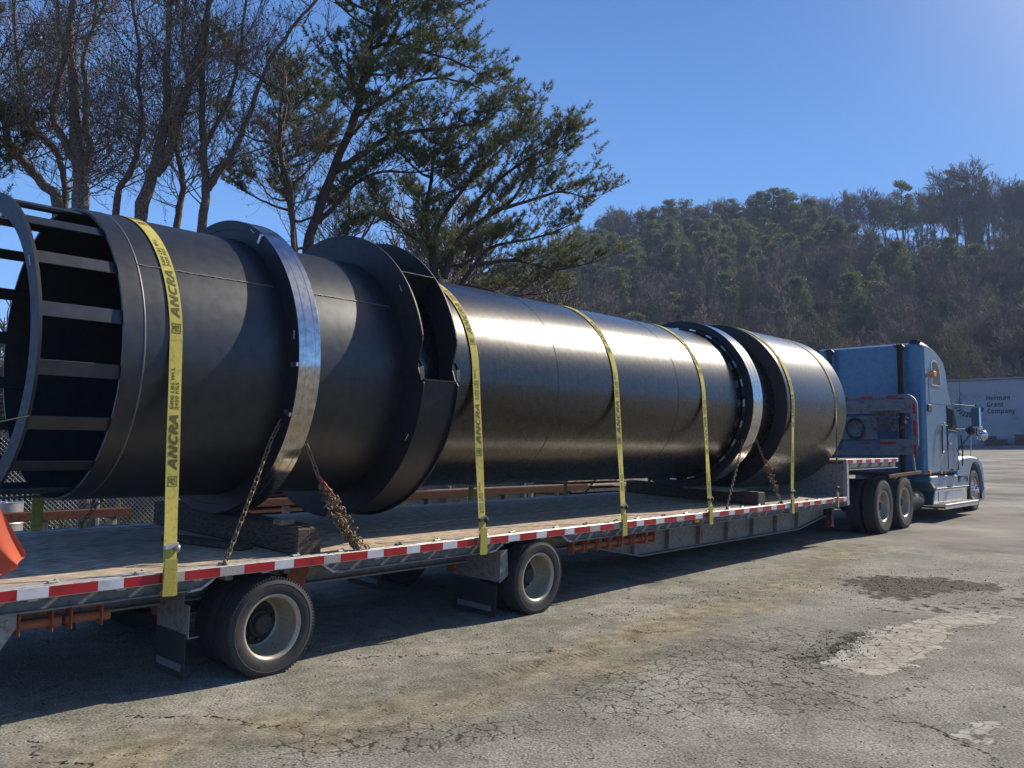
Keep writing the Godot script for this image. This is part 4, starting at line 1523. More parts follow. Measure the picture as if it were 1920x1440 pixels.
func put_wheel(key: String, parent: Node3D, at: Vector3, side: float, rim_mat: Material, hub_mat: Material, tyre_mat: Material, full := true) -> void:
	var s: Array = wheel_meshes[key]
	var o := part("wheel", s[0], rim_mat, parent)
	o.position = at
	o.rotation = Vector3(0, 0.0 if side > 0.0 else PI, 0)
	var spin := Node3D.new()
	part("tyre", s[1], tyre_mat, o)
	if full:
		part("hub", s[2], hub_mat, o)
		part("wheel_nuts", s[3], hub_mat, o).set_meta("kind", "stuff")
		if s[4]:
			part("raised_lettering", s[4], M.tyre_dusty, o)
	spin.free()


# ---------------------------------------------------------------- drop deck trailer

func trailer() -> void:
	rng.seed = 31
	var t := thing("drop_deck_trailer", "long drop deck flatbed trailer with red and white edge tape under the drum", "trailer", Vector3(0, 0.88, 0))
	t.basis = Basis(Vector3.RIGHT, BANK) * Basis(Vector3.BACK, 0.0055)
	var X0 := 0.9
	var X1 := 15.86
	# floor boards
	var edges := []
	for k in 12:
		edges.append(lerpf(-0.165, -2.425, k / 11.0))
	for k in 11:
		var cuts := [X0, 5.3 + (k % 3) * 1.3, 10.4 + ((k * 2) % 3) * 1.2, X1]
		for c in 3:
			var b := B.new()
			var z0: float = edges[k + 1] + 0.003
			var z1: float = edges[k] - 0.003
			var drop := rng.randf_range(-0.003, 0.0015)
			b.box(Vector3((cuts[c] + cuts[c + 1]) / 2.0, -0.02 + drop, (z0 + z1) / 2.0), Vector3(cuts[c + 1] - cuts[c] - 0.005, 0.036, z1 - z0), 0.004)
			part("plank", b, M["plank_%d" % (rng.randi() % 4)], t)
	# cross members and main beams
	for k in 29:
		var b := B.new()
		b.box(Vector3(1.1 + k * 0.52, -0.09, -1.295), Vector3(0.06, 0.1, 2.3), 0.004)
		part("crossmember", b, M.beam_paint, t)
	for z in [-0.61, -1.98]:
		var b := B.new()
		b.prism(PackedVector2Array([Vector2(0.95, -0.14), Vector2(0.95, -0.33), Vector2(8.7, -0.33), Vector2(10.05, -0.58), Vector2(15.1, -0.57), Vector2(16.3, -0.4), Vector2(16.3, -0.14)]), z - 0.008, z + 0.008, 0.0)
		for q in [[0.95, -0.33, 8.7, -0.33], [8.7, -0.33, 10.05, -0.58], [10.05, -0.58, 15.1, -0.57], [15.1, -0.57, 16.3, -0.4]]:
			b.bar(Vector3(q[0], q[1] - 0.009, z), Vector3(q[2], q[3] - 0.009, z), 0.15, 0.018, 0.003)
		for k in 7:
			var x := 9.9 + k * 0.86
			b.box(Vector3(x, -0.36, z + 0.04), Vector3(0.014, 0.4, 0.06), 0.002)
		part("main_beam", b, M.beam_paint, t)
	var plate := B.new()
	plate.lathe(Transform3D(OUT, Vector3(11.7, -0.43, -0.598)), [Vector2(0, 0.1), Vector2(0.004, 0.098), Vector2(0.004, 0.0005)], 24)
	part("maker_plate", plate, M.orange_iron, t)
	# side rails, rub rails and their pockets on both edges
	for s in [1.0, -1.0]:
		var T := Transform3D() if s > 0.0 else Transform3D(Basis(Vector3(1, 0, 0), Vector3(0, 1, 0), Vector3(0, 0, -1)), Vector3(0, 0, -2.59))
		var zf := func(z: float) -> float: return z if s > 0.0 else -2.59 - z
		var box := func(b: B, x: float, y: float, z: float, size: Vector3, bev: float): b.box(Vector3(x, y, zf.call(z)), size, bev)
		var b := B.new()
		box.call(b, (X0 + X1) / 2, -0.006, -0.108, Vector3(X1 - X0, 0.016, 0.1), 0.003)
		part("edge_plate", b, M.aluminium, t)
		b = B.new()
		var web := PackedVector2Array([Vector2(X0, -0.014), Vector2(X0, -0.15), Vector2(3.32, -0.15), Vector2(3.48, -0.125), Vector2(3.54, -0.075), Vector2(4.46, -0.075), Vector2(4.52, -0.13), Vector2(4.62, -0.15), Vector2(6.52, -0.15), Vector2(6.68, -0.125), Vector2(6.74, -0.075), Vector2(7.68, -0.075), Vector2(7.74, -0.13), Vector2(7.84, -0.15), Vector2(X1, -0.15), Vector2(X1, -0.014)])
		b.prism(web, -0.07 if s > 0.0 else -2.532, -0.058 if s > 0.0 else -2.52, 0.0)
		for q in [[X0, 3.32], [4.62, 6.52], [7.84, X1]]:
			box.call(b, (q[0] + q[1]) / 2, -0.153, -0.05, Vector3(q[1] - q[0], 0.012, 0.06), 0.002)
		part("side_rail", b, M.rail_grey, t)
		# curled lips where the rail is cut away above the tyres
		for x in [3.4, 4.6, 6.6, 7.8]:
			var lip := B.new()
			var dir := 1.0 if x in [3.4, 6.6] else -1.0
			lip.tube([Vector3(x - dir * 0.1, -0.158, zf.call(-0.035)), Vector3(x, -0.15, zf.call(-0.035)), Vector3(x + dir * 0.07, -0.11, zf.call(-0.035)), Vector3(x + dir * 0.12, -0.07, zf.call(-0.035))], [0.012, 0.012, 0.012, 0.01], 6)
			part("rail_lip", lip, M.aluminium, t)
		b = B.new()
		box.call(b, (X0 + X1) / 2, -0.034, -0.007, Vector3(X1 - X0, 0.078, 0.013), 0.003)
		part("rub_rail", b, M.aluminium, t)
		var n := 0
		var x := X0 + 0.21
		while x < X1 - 0.1:
			b = B.new()
			box.call(b, x, -0.045, -0.036, Vector3(0.065, 0.085, 0.043), 0.004)
			part("stake_pocket", b, M.aluminium, t)
			b = B.new()
			box.call(b, x + 0.18, -0.004, -0.0365, Vector3(0.15, 0.01, 0.042), 0.001)
			box.call(b, x + 0.4, -0.004, -0.0365, Vector3(0.17, 0.01, 0.042), 0.001)
			part("gap_cover", b, M.aluminium, t)
			b = B.new()
			box.call(b, x + 0.28, -0.04, -0.036, Vector3(0.03, 0.03, 0.043), 0.004)
			part("spool", b, M.dull_aluminium, t)
			if s > 0.0:
				b = B.new()
				var hx := x + 0.12 + rng.randf() * 0.2
				b.box(Vector3(hx, 0.01, -0.085), Vector3(0.07, 0.016, 0.035), 0.004)
				b.box(Vector3(hx + 0.02, 0.022, -0.085), Vector3(0.02, 0.014, 0.02), 0.003)
				part("edge_clip", b, M.aluminium if rng.randf() < 0.7 else M.hub_dark, t)
			x += 0.565
			n += 1
		x = X0 + 0.02
		var red := true
		while x < X1 - 0.05:
			var L: float = minf((0.29 if red else 0.185) + rng.randf_range(-0.025, 0.02), X1 - x)
			b = B.new()
			box.call(b, x + L / 2, -0.034, 0.0003, Vector3(L - 0.002, 0.066, 0.0022), 0.0)
			part("red_tape" if red else "white_tape", b, M.red_tape if red else (M.white_tape if rng.randf() < 0.75 else M.dirty_tape), t)
			x += L
			red = not red
	var lamp := B.new()
	lamp.box(Vector3(10.6, -0.1, -0.03), Vector3(0.11, 0.05, 0.03), 0.008)
	part("side_marker", lamp, M.amber_lens, t)
	# winches hung under the near rail
	for x in [2.28, 2.6, 8.02, 8.27, 8.5, 8.72, 8.97, 9.22, 9.5]:
		var b := B.new()
		for e in [-0.1, 0.1]:
			b.box(Vector3(x + e, -0.235, -0.1), Vector3(0.008, 0.15, 0.1), 0.002)
		b.tube([Vector3(x - 0.13, -0.25, -0.1), Vector3(x + 0.13, -0.25, -0.1)], [0.03, 0.03], 10)
		b.tube([Vector3(x + 0.1, -0.25, -0.1), Vector3(x + 0.16, -0.25, -0.1)], [0.042, 0.042], 10)
		b.box(Vector3(x, -0.165, -0.1), Vector3(0.21, 0.01, 0.11), 0.002)
		part("strap_winch", b, M.orange_iron, t)
	# running gear
	wheel_set("trailer", 0.3875, 0.23, 0.25, 0.12, 4, false)
	for ax in [[4.02, 0.3875], [7.27, 0.4375]]:
		var y: float = ax[1] - deck_y(ax[0]) - 0.006
		var x: float = ax[0]
		var b := B.new()
		b.tube([Vector3(x, y, -0.3), Vector3(x, y, -2.29)], [0.065, 0.065], 14)
		part("axle", b, M.black_paint, t)
		for s in [1.0, -1.0]:
			var z0 := 0.0 - 0.1125 if s > 0.0 else -2.59 + 0.1125
			put_wheel("trailer", t, Vector3(x, y, z0), s, M.rim_cream, M.hub_dark, M.tyre_rubber)
			put_wheel("trailer", t, Vector3(x, y, z0 - s * 0.29), s, M.rim_cream, M.hub_dark, M.tyre_rubber, false)
			var zs := -0.72 if s > 0.0 else -1.87
			for e in [-0.55, 0.55]:
				var h := B.new()
				h.prism(PackedVector2Array([Vector2(x + e - 0.12, -0.15), Vector2(x + e - 0.06, -0.46), Vector2(x + e + 0.06, -0.46), Vector2(x + e + 0.12, -0.15)]), zs - 0.06 + (0.16 if e > 0.0 else 0.0) * s, zs + 0.06 + (0.16 if e > 0.0 else 0.0) * s, 0.006)
				part("spring_hanger", h, M.orange_iron, t)
			var lf := B.new()
			for k in 4:
				lf.bar(Vector3(x - 0.52 + k * 0.09, -0.4 + 0.022 * k - 0.04, zs + 0.12 * s), Vector3(x + 0.52 - k * 0.09, -0.4 + 0.022 * k - 0.04, zs + 0.12 * s), 0.075, 0.02, 0.003)
			part("leaf_spring", lf, M.hub_dark, t)
			var can := B.new()
			can.lathe(Transform3D(Basis(), Vector3(x + 0.15, y + 0.02, zs - s * 0.14)), [Vector2(0, 0.001), Vector2(0, 0.085), Vector2(0.09, 0.09), Vector2(0.1, 0.095), Vector2(0.19, 0.085), Vector2(0.2, 0.001)], 18)
			part("brake_chamber", can, M.black_paint, t)
	for z in [-0.66, -1.93]:
		var b := B.new()
		b.box(Vector3(5.6, -0.205, z), Vector3(5.4, 0.1, 0.07), 0.006)
		part("subframe_rail", b, M.orange_iron, t)
	# mudguard plates and flaps behind each axle
	for e in [[3.36, -0.1, -0.58, true], [6.72, -0.07, -0.72, false]]:
		var x: float = e[0]
		var yb: float = -deck_y(x) + 0.88 * 0.0
		var T := Transform3D(OUT.rotated(Vector3.UP, 0.0), Vector3(x, 0, 0))
		var b := B.new()
		var up := 0.0055 * x
		for s in [0, 1]:
			var z1: float = e[1] if s == 0 else -2.59 - e[2]
			var z0: float = e[2] if s == 0 else -2.59 - e[1]
			b = B.new()
			var hi := -0.16
			var lo: float = 0.37 - deck_y(x)
			if e[3]:
				var c := 0.28
				b.box(Vector3(x, (hi + lo) / 2, (z0 + z1 - 0.09) / 2), Vector3(0.006, hi - lo, z1 - z0 - 0.09), 0.001)
				b.box(Vector3(x, (hi - 0.12 + lo) / 2, z1 - 0.045), Vector3(0.006, hi - 0.12 - lo, 0.09), 0.001)
				b.box(Vector3(x + 0.04, lo + 0.01, z1 - 0.01), Vector3(0.09, 0.006, 0.03), 0.001)
			else:
				b.box(Vector3(x, (hi + lo) / 2 + 0.03, (z0 + z1) / 2), Vector3(0.006, hi - lo - 0.06, z1 - z0), 0.001)
				b.prism(PackedVector2Array([Vector2(x, hi), Vector2(x, lo + 0.05), Vector2(x + 0.13, lo + 0.12), Vector2(x + 0.1, hi)]), z1 - 0.004, z1 + 0.002)
			part("mudguard_plate", b, M.beam_paint, t)
			b = B.new()
			b.box(Vector3(x - 0.008, (lo + 0.03 + 0.07 - deck_y(x)) / 2, (z0 + z1) / 2 - 0.01), Vector3(0.008, lo + 0.03 - 0.07 + deck_y(x), z1 - z0 - 0.03), 0.001)
			var fl := part("mud_flap", b, M.rubber_flap, t)
			b = B.new()
			b.box(Vector3(x - 0.014, 0.15 - deck_y(x), (z0 + z1) / 2 - 0.01), Vector3(0.004, 0.055, (z1 - z0) * 0.75), 0.0)
			part("flap_strip", b, M.flap_tape, fl)
	# rear corner post beside the frame edge
	for z in [-0.075, -2.515]:
		var b := B.new()
		b.prism(PackedVector2Array([Vector2(1.2, -0.165), Vector2(2.17, -0.165), Vector2(2.17, -0.25), Vector2(1.93, -0.62), Vector2(1.2, -0.62)]), z - 0.006, z + 0.006, 0.002)
		for k in 4:
			b.lathe(Transform3D(OUT, Vector3(1.3 + k * 0.27, -0.21, z + 0.006)), [Vector2(0, 0.014), Vector2(0.008, 0.012), Vector2(0.009, 0.0005)], 6)
		part("corner_plate", b, M.dull_aluminium, t)
	# step and upper deck, which the tractor holds level
	var before := t.get_children()
	var top := 0.668
	var bq := B.new()
	bq.box(Vector3(15.885, top / 2 - 0.06, -1.295), Vector3(0.03, top - 0.03, 2.46), 0.003)
	part("riser_wall", bq, M.dull_aluminium, t)
	for z in [-0.035, -2.555]:
		bq = B.new()
		bq.box(Vector3(15.93, 0.26, z), Vector3(0.1, 0.82, 0.07), 0.006)
		bq.box(Vector3(15.9, 0.26, z + (0.036 if z > -1.0 else -0.036)), Vector3(0.05, 0.8, 0.006), 0.002)
		part("riser_post", bq, M.aluminium, t)
	for k in 11:
		bq = B.new()
		var z0: float = edges[k + 1] + 0.003
		var z1: float = edges[k] - 0.003
		bq.box(Vector3(17.26, top - 0.02 + rng.randf_range(-0.002, 0.001), (z0 + z1) / 2), Vector3(2.74, 0.036, z1 - z0), 0.004)
		part("plank", bq, M["plank_%d" % (rng.randi() % 4)], t)
	for s in [1.0, -1.0]:
		var zf := func(z: float) -> float: return z if s > 0.0 else -2.59 - z
		bq = B.new()
		bq.box(Vector3(17.26, top - 0.008, zf.call(-0.11)), Vector3(2.8, 0.02, 0.1), 0.003)
		bq.box(Vector3(17.26, top - 0.1, zf.call(-0.064)), Vector3(2.8, 0.17, 0.012), 0.002)
		bq.box(Vector3(17.26, top - 0.187, zf.call(-0.045)), Vector3(2.8, 0.012, 0.07), 0.002)
		part("side_rail", bq, M.rail_grey, t)
		bq = B.new()
		bq.box(Vector3(17.27, top - 0.034, zf.call(-0.007)), Vector3(2.8, 0.078, 0.013), 0.003)
		part("rub_rail", bq, M.aluminium, t)
		for k in 5:
			bq = B.new()
			bq.box(Vector3(16.2 + k * 0.55, top - 0.045, zf.call(-0.036)), Vector3(0.065, 0.085, 0.043), 0.004)
			part("stake_pocket", bq, M.aluminium, t)
		var x := 15.89
		var red := true
		while x < 18.6:
			var L: float = minf(0.29 if red else 0.185, 18.66 - x)
			bq = B.new()
			bq.box(Vector3(x + L / 2, top - 0.034, zf.call(0.0003)), Vector3(L - 0.002, 0.066, 0.0022), 0.0)
			part("red_tape" if red else "white_tape", bq, M.red_tape if red else M.white_tape, t)
			x += L
			red = not red
	for z in [-0.75, -1.84]:
		bq = B.new()
		bq.box(Vector3(17.25, top - 0.17, z), Vector3(2.75, 0.24, 0.12), 0.006)
		part("gooseneck_beam", bq, M.black_paint, t)
	bq = B.new()
	bq.box(Vector3(18.65, top - 0.1, -1.295), Vector3(0.05, 0.17, 2.4), 0.004)
	part("front_sill", bq, M.dull_aluminium, t)
	for z in [-0.45, -2.14]:
		bq = B.new()
		bq.box(Vector3(16.2, 0.1, z), Vector3(0.13, 0.9, 0.13), 0.008)
		bq.box(Vector3(16.2, -0.42, z), Vector3(0.1, 0.3, 0.1), 0.006)
		part("landing_leg", bq, M.black_paint, t)
		bq = B.new()
		bq.prism(PackedVector2Array([Vector2(16.1, -0.57), Vector2(16.26, -0.57), Vector2(16.26, -0.555), Vector2(16.2, -0.51), Vector2(16.19, -0.45), Vector2(16.15, -0.45), Vector2(16.14, -0.51), Vector2(16.1, -0.555)]), z - 0.06, z + 0.06, 0.006)
		part("landing_foot", bq, M.red_paint, t)
	for c in t.get_children():
		if not before.has(c):
			c.basis = Basis(Vector3.RIGHT, -BANK * 0.85)


# ---------------------------------------------------------------- the drum

func annulus(b: B, T: Transform3D, x0: float, x1: float, ri: float, ro: float, seg := 128) -> void:
	b.lathe(T, [Vector2(x0, ri), Vector2(x0, ro), Vector2(x1, ro), Vector2(x1, ri), Vector2(x0, ri)], seg)


func drum() -> void:
	var foot := Vector3(8.5, 1.2, ZC)
	var t := thing("steel_drum", "huge dark steel dryer drum lying along the trailer, open slatted rear end", "industrial drum", foot)
	var T := Transform3D(Basis(), Vector3(0, YC, ZC) - foot)
	var can := func(x0: float, x1: float, r: float, m: Material, called: String) -> void:
		var b := B.new()
		b.lathe(T, [Vector2(x0, r - 0.02), Vector2(x0, r), Vector2(x1, r), Vector2(x1, r - 0.02), Vector2(x0, r - 0.02)], 160)
		part(called, b, m, t)
	can.call(2.81, 2.966, DR, M.dark_steel, "shell_plate")
	can.call(2.968, 5.46, DR, M.dark_steel, "shell_plate")
	can.call(5.462, 7.768, DR, M.mill_steel, "shell_plate")
	can.call(7.77, 10.358, DR, M.mill_steel, "shell_plate")
	can.call(10.36, 13.3, DR, M.mill_steel, "shell_plate")
	for x in [2.967, 7.769, 10.359]:
		var b := B.new()
		var a := 0
		b.lathe(T, [Vector2(x - 0.008, DR - 0.002), Vector2(x - 0.004, DR + 0.003), Vector2(x + 0.004, DR + 0.003), Vector2(x + 0.008, DR - 0.002)], 160, 0.0, TAU, true)
		part("weld_seam", b, M.weld if x < 3.0 else M.dark_steel, t)
	for e in [[2.97, 4.12, 31.2], [4.42, 5.4, 30.8]]:
		var b := B.new()
		var an := deg_to_rad(e[2])
		var pts := []
		var rad := []
		for k in 40:
			var p := T * Vector3(lerpf(e[0], e[1], k / 39.0), DR * sin(an), DR * cos(an))
			pts.append(p + Vector3(0, rng.randf_range(-0.003, 0.003), 0))
			rad.append(0.006 + rng.randf() * 0.003)
		b.tube(pts, rad, 6)
		part("weld_seam", b, M.weld, t)
	# rear: end ring carried on axial slats
	var b := B.new()
	annulus(b, T, 2.245, 2.267, 1.02, 1.16)
	part("end_ring", b, M.plate_steel, t)
	for k in 18:
		var a := deg_to_rad(9.0 + k * 20.0)
		b = B.new()
		var rad := Vector3(0, sin(a), cos(a))
		b.box(T * (Vector3(2.62, 0, 0) + rad * 1.128), Vector3(0.7, 0.014, 0.105), 0.003, Basis(Vector3(1, 0, 0), rad, Vector3(1, 0, 0).cross(rad)))
		part("slat", b, M.dark_steel, t)
		b = B.new()
		var tan := Vector3(0, cos(a), -sin(a))
		b.tube([T * (Vector3(2.268, 0, 0) + rad * 1.138 - tan * 0.05), T * (Vector3(2.268, 0, 0) + rad * 1.138 + tan * 0.05)], [0.007, 0.007], 6)
		part("weld_bead", b, M.weld, t)
	# inner lining seen through the open end
	b = B.new()
	b.lathe(T, [Vector2(5.5, 0.9), Vector2(5.5, 1.139), Vector2(5.52, 1.139), Vector2(5.52, 0.9), Vector2(5.5, 0.9)], 64)
	part("inner_ring", b, M.inner_steel, t)
	for k in 12:
		var a := TAU * k / 12.0
		b = B.new()
		var rad := Vector3(0, sin(a), cos(a))
		b.box(T * (Vector3(6.8, 0, 0) + rad * 1.04), Vector3(2.4, 0.2, 0.012), 0.0, Basis(Vector3(1, 0, 0), rad, Vector3(1, 0, 0).cross(rad)))
		part("lifter_blade", b, M.inner_steel, t)
	b = B.new()
	annulus(b, T, 13.0, 13.02, 0.05, 1.139, 64)
	part("inner_bulkhead", b, M.inner_steel, t)
	# the two polished riding rings
	for e in [[4.163, 4.384, 1.33, 1.245], [12.233, 12.546, 1.32, 1.222]]:
		var x0: float = e[0]
		var x1: float = e[1]
		var ro: float = e[2]
		var ri: float = e[3]
		var w := x1 - x0
		b = B.new()
		b.lathe(T, [Vector2(x0, ri), Vector2(x0, ro - 0.006), Vector2(x0 + 0.006, ro)], 160)
		part("ring_face", b, M.plate_steel, t)
		b = B.new()
		var pr := [Vector2(x0 + 0.006, ro)]
		for u in [0.3, 0.72]:
			var g: float = x0 + w * u
			pr.append_array([Vector2(g - 0.008, ro), Vector2(g - 0.006, ro - 0.0035), Vector2(g + 0.006, ro - 0.0035), Vector2(g + 0.008, ro)])
		pr.append_array([Vector2(x1 - 0.006, ro), Vector2(x1, ro - 0.006), Vector2(x1, ri), Vector2(x0, ri)])
		b.lathe(T, pr, 160)
		part("riding_ring", b, M.polished, t)
		if x0 < 5.0:
			b = B.new()
			annulus(b, T, x0 + 0.004, x1 - 0.004, 1.163, ri - 0.002)
			part("filler_band", b, M.plate_steel, t)
		for k in 24:
			var a := deg_to_rad(5.75 + k * 15.0)
			b = B.new()
			var rad := Vector3(0, sin(a), cos(a))
			var th := ri - DR - 0.012
			b.box(T * (Vector3((x0 + x1) / 2, 0, 0) + rad * (DR + 0.004 + th / 2)), Vector3(w + 0.1 if x0 > 5.0 else w - 0.02, th, 0.235 if x0 > 5.0 else 0.12), 0.004, Basis(Vector3(1, 0, 0), rad, Vector3(1, 0, 0).cross(rad)))
			part("ring_pad", b, M.plate_steel, t)
	for k in 24:
		var a := deg_to_rad(13.2 + k * 15.0)
		b = B.new()
		var rad := Vector3(0, sin(a), cos(a))
		b.box(T * (Vector3(12.195, 0, 0) + rad * 1.192), Vector3(0.07, 0.028, 0.115), 0.004, Basis(Vector3(1, 0, 0), rad, Vector3(1, 0, 0).cross(rad)))
		part("retainer_block", b, M.bright_edge, t)
	for a0 in [-3.0, -21.0, 55.0]:
		var a := deg_to_rad(a0)
		b = B.new()
		var rad := Vector3(0, sin(a), cos(a))
		b.box(T * (Vector3(4.155, 0, 0) + rad * 1.285), Vector3(0.02, 0.09, 0.035), 0.004, Basis(Vector3(1, 0, 0), rad, Vector3(1, 0, 0).cross(rad)))
		part("ring_stop", b, M.bright_edge, t)
	for e in [[4.16, 62.0, 1.29], [4.16, 8.0, 1.27], [5.448, 35.0, 1.33], [5.448, -28.0, 1.36], [2.24, 28.0, 1.09]]:
		var a := deg_to_rad(e[1])
		b = B.new()
		var rad := Vector3(0, sin(a), cos(a))
		var tan := Vector3(0, cos(a), -sin(a))
		b.bar(T * (Vector3(e[0] - 0.002, 0, 0) + rad * e[2] - tan * 0.035), T * (Vector3(e[0] - 0.002, 0, 0) + rad * (e[2] + 0.012) + tan * 0.035), 0.003, 0.007)
		part("chalk_mark", b, M.white_tape, t)
	# twin seal flanges with a wrapper round their lower part
	for x in [5.452, 5.892]:
		b = B.new()
		var n := 180
		var rr := func(a: float) -> float:
			var c := wrapf(rad_to_deg(a), -180.0, 180.0)
			if c > -4.4 and c < 12.8:
				return minf(1.43, 1.335 / maxf(0.5, cos(deg_to_rad(c - 2.0))) + 0.095 * absf((c - 1.0) / 12.0))
			return 1.43
		for k in n:
			var a := TAU * k / n
			var c := TAU * (k + 1) / n
			var ra: float = rr.call(a)
			var rc: float = rr.call(c)
			var P := func(xx: float, r: float, an: float) -> Vector3: return T * Vector3(xx, r * sin(an), r * cos(an))
			b.face(P.call(x, 1.158, a), P.call(x, ra, a), P.call(x, rc, c), P.call(x, 1.158, c), Vector3(-1, 0, 0))
			b.face(P.call(x + 0.014, 1.158, a), P.call(x + 0.014, ra, a), P.call(x + 0.014, rc, c), P.call(x + 0.014, 1.158, c), Vector3(1, 0, 0))
			b.face(P.call(x, ra, a), P.call(x + 0.014, ra, a), P.call(x + 0.014, rc, c), P.call(x, rc, c), Vector3(0, sin(a), cos(a)))
		part("seal_flange", b, M.plate_steel, t)
	b = B.new()
	b.lathe(T, [Vector2(5.466, 1.39), Vector2(5.466, 1.4), Vector2(5.892, 1.4), Vector2(5.892, 1.39), Vector2(5.466, 1.39)], 110, deg_to_rad(-206.0), deg_to_rad(-4.6))
	part("wrapper", b, M.plate_steel, t)
	for a0 in [-4.6, 40.8, 139.0, -206.0]:
		var a := deg_to_rad(a0)
		b = B.new()
		var rad := Vector3(0, sin(a), cos(a))
		b.box(T * (Vector3(5.679, 0, 0) + rad * 1.294), Vector3(0.424, 0.265, 0.01), 0.0, Basis(Vector3(1, 0, 0), rad, Vector3(1, 0, 0).cross(rad)))
		part("partition_plate", b, M.dark_steel, t)
	for x in [5.44, 5.905]:
		b = B.new()
		var pts := []
		for k in 7:
			var a := deg_to_rad(-4.5 + k * 1.2)
			pts.append(T * Vector3(x + (0.0 if k < 5 else -0.015 * (k - 4)), (1.42 - 0.004 * k) * sin(a), (1.42 - 0.004 * k) * cos(a)))
		for k in 6:
			b.bar(pts[k], pts[k + 1], 0.05, 0.008, 0.001)
		part("closing_lug", b, M.plate_steel, t)
	# wider front hood
	b = B.new()
	b.lathe(T, [Vector2(13.3, 1.14), Vector2(13.3, 1.378)], 160)
	part("hood_back_plate", b, M.plate_steel, t)
	b = B.new()
	b.lathe(T, [Vector2(13.3, 1.378), Vector2(15.75, 1.378), Vector2(15.75, 1.358), Vector2(13.32, 1.358)], 160)
	part("hood_shell", b, M.mill_steel, t)


# ---------------------------------------------------------------- timbers under the drum

func timber(label: String, at: Vector3, size: Vector3, m: Material, group := "", turn := 0.0) -> void:
	var b := B.new()
	b.box(Vector3(0, size.y / 2, 0), size, 0.012)
	var o := solo("timber_block", b, m, label, "timber", group)
	o.position = at
	o.position.y -= BANK * at.z
	o.basis = Basis(Vector3.RIGHT, BANK) * Basis(Vector3.UP, turn)


func dunnage() -> void:
	timber("tarred black timber beam across the deck, left of the near pair", Vector3(4.325, deck_y(4.32), -1.3), Vector3(0.135, 0.22, 2.4), M.tarred_timber, "", 0.01)
	timber("tarred black timber beam across the deck, right of the near pair", Vector3(4.467, deck_y(4.46), -1.31), Vector3(0.13, 0.225, 2.4), M.tarred_timber, "", -0.006)
	timber("small pale wood block on top of the black timber pair", Vector3(4.3, deck_y(4.3) + 0.223, -0.33), Vector3(0.15, 0.05, 0.12), M.old_timber)
	timber("thin loose board beside the black timber pair", Vector3(3.98, deck_y(3.9) + 0.001, -1.0), Vector3(0.16, 0.05, 0.9), M.tarred_timber, "", 0.3)
	timber("brown squared timber across the deck under the second ring", Vector3(12.68, deck_y(12.6), -1.3), Vector3(0.25, 0.2, 2.4), M.tarred_timber, "", 0.01)
	timber("flat grey board lying on the brown timber under the second ring", Vector3(12.35, deck_y(12.5) + 0.202, -0.7), Vector3(0.6, 0.03, 0.8), M.old_timber, "", 0.05)


# ---------------------------------------------------------------- straps

func strap_path(xb: float, xt: float, r: float, S: float) -> Array:    # point and outward normal at S metres up from the rail
	var dy := deck_y(xb)
	var P := Vector2(0.012, dy + 0.004)          # z, y
	var C := Vector2(ZC, YC)
	var rel := P - C
	var D := rel.length()
	var an := atan2(rel.y, rel.x) + acos(r / D)
	var tp := C + Vector2(cos(an), sin(an)) * r
	var low := 0.075
	var L := P.distance_to(tp)
	var sweep := PI - 2.0 * an
	var q := Vector2.ZERO
	var n := Vector2(1, 0)
	var u := clampf(S / (low + L), 0.0, 1.0)
	if S < low:
		q = Vector2(0.012, P.y - low + S)
	elif S < low + L:
		q = P.lerp(tp, (S - low) / L)
		n = Vector2(cos(an), sin(an))
	elif S < low + L + sweep * r:
		var a := an + (S - low - L) / r
		q = C + Vector2(cos(a), sin(a)) * r
		n = Vector2(cos(a), sin(a))
	else:
		var f := Vector2(2.0 * ZC - tp.x, tp.y)
		var e := Vector2(2.0 * ZC - P.x, deck_y(xb, -2.6))
		var k := clampf((S - low - L - sweep * r) / L, 0.0, 1.0)
		q = f.lerp(e, k)
		n = Vector2(-cos(an), sin(an))
	return [Vector3(lerpf(xb, xt, u), q.y, q.x), Vector3(0, n.y, n.x), low + 2.0 * L + sweep * r]


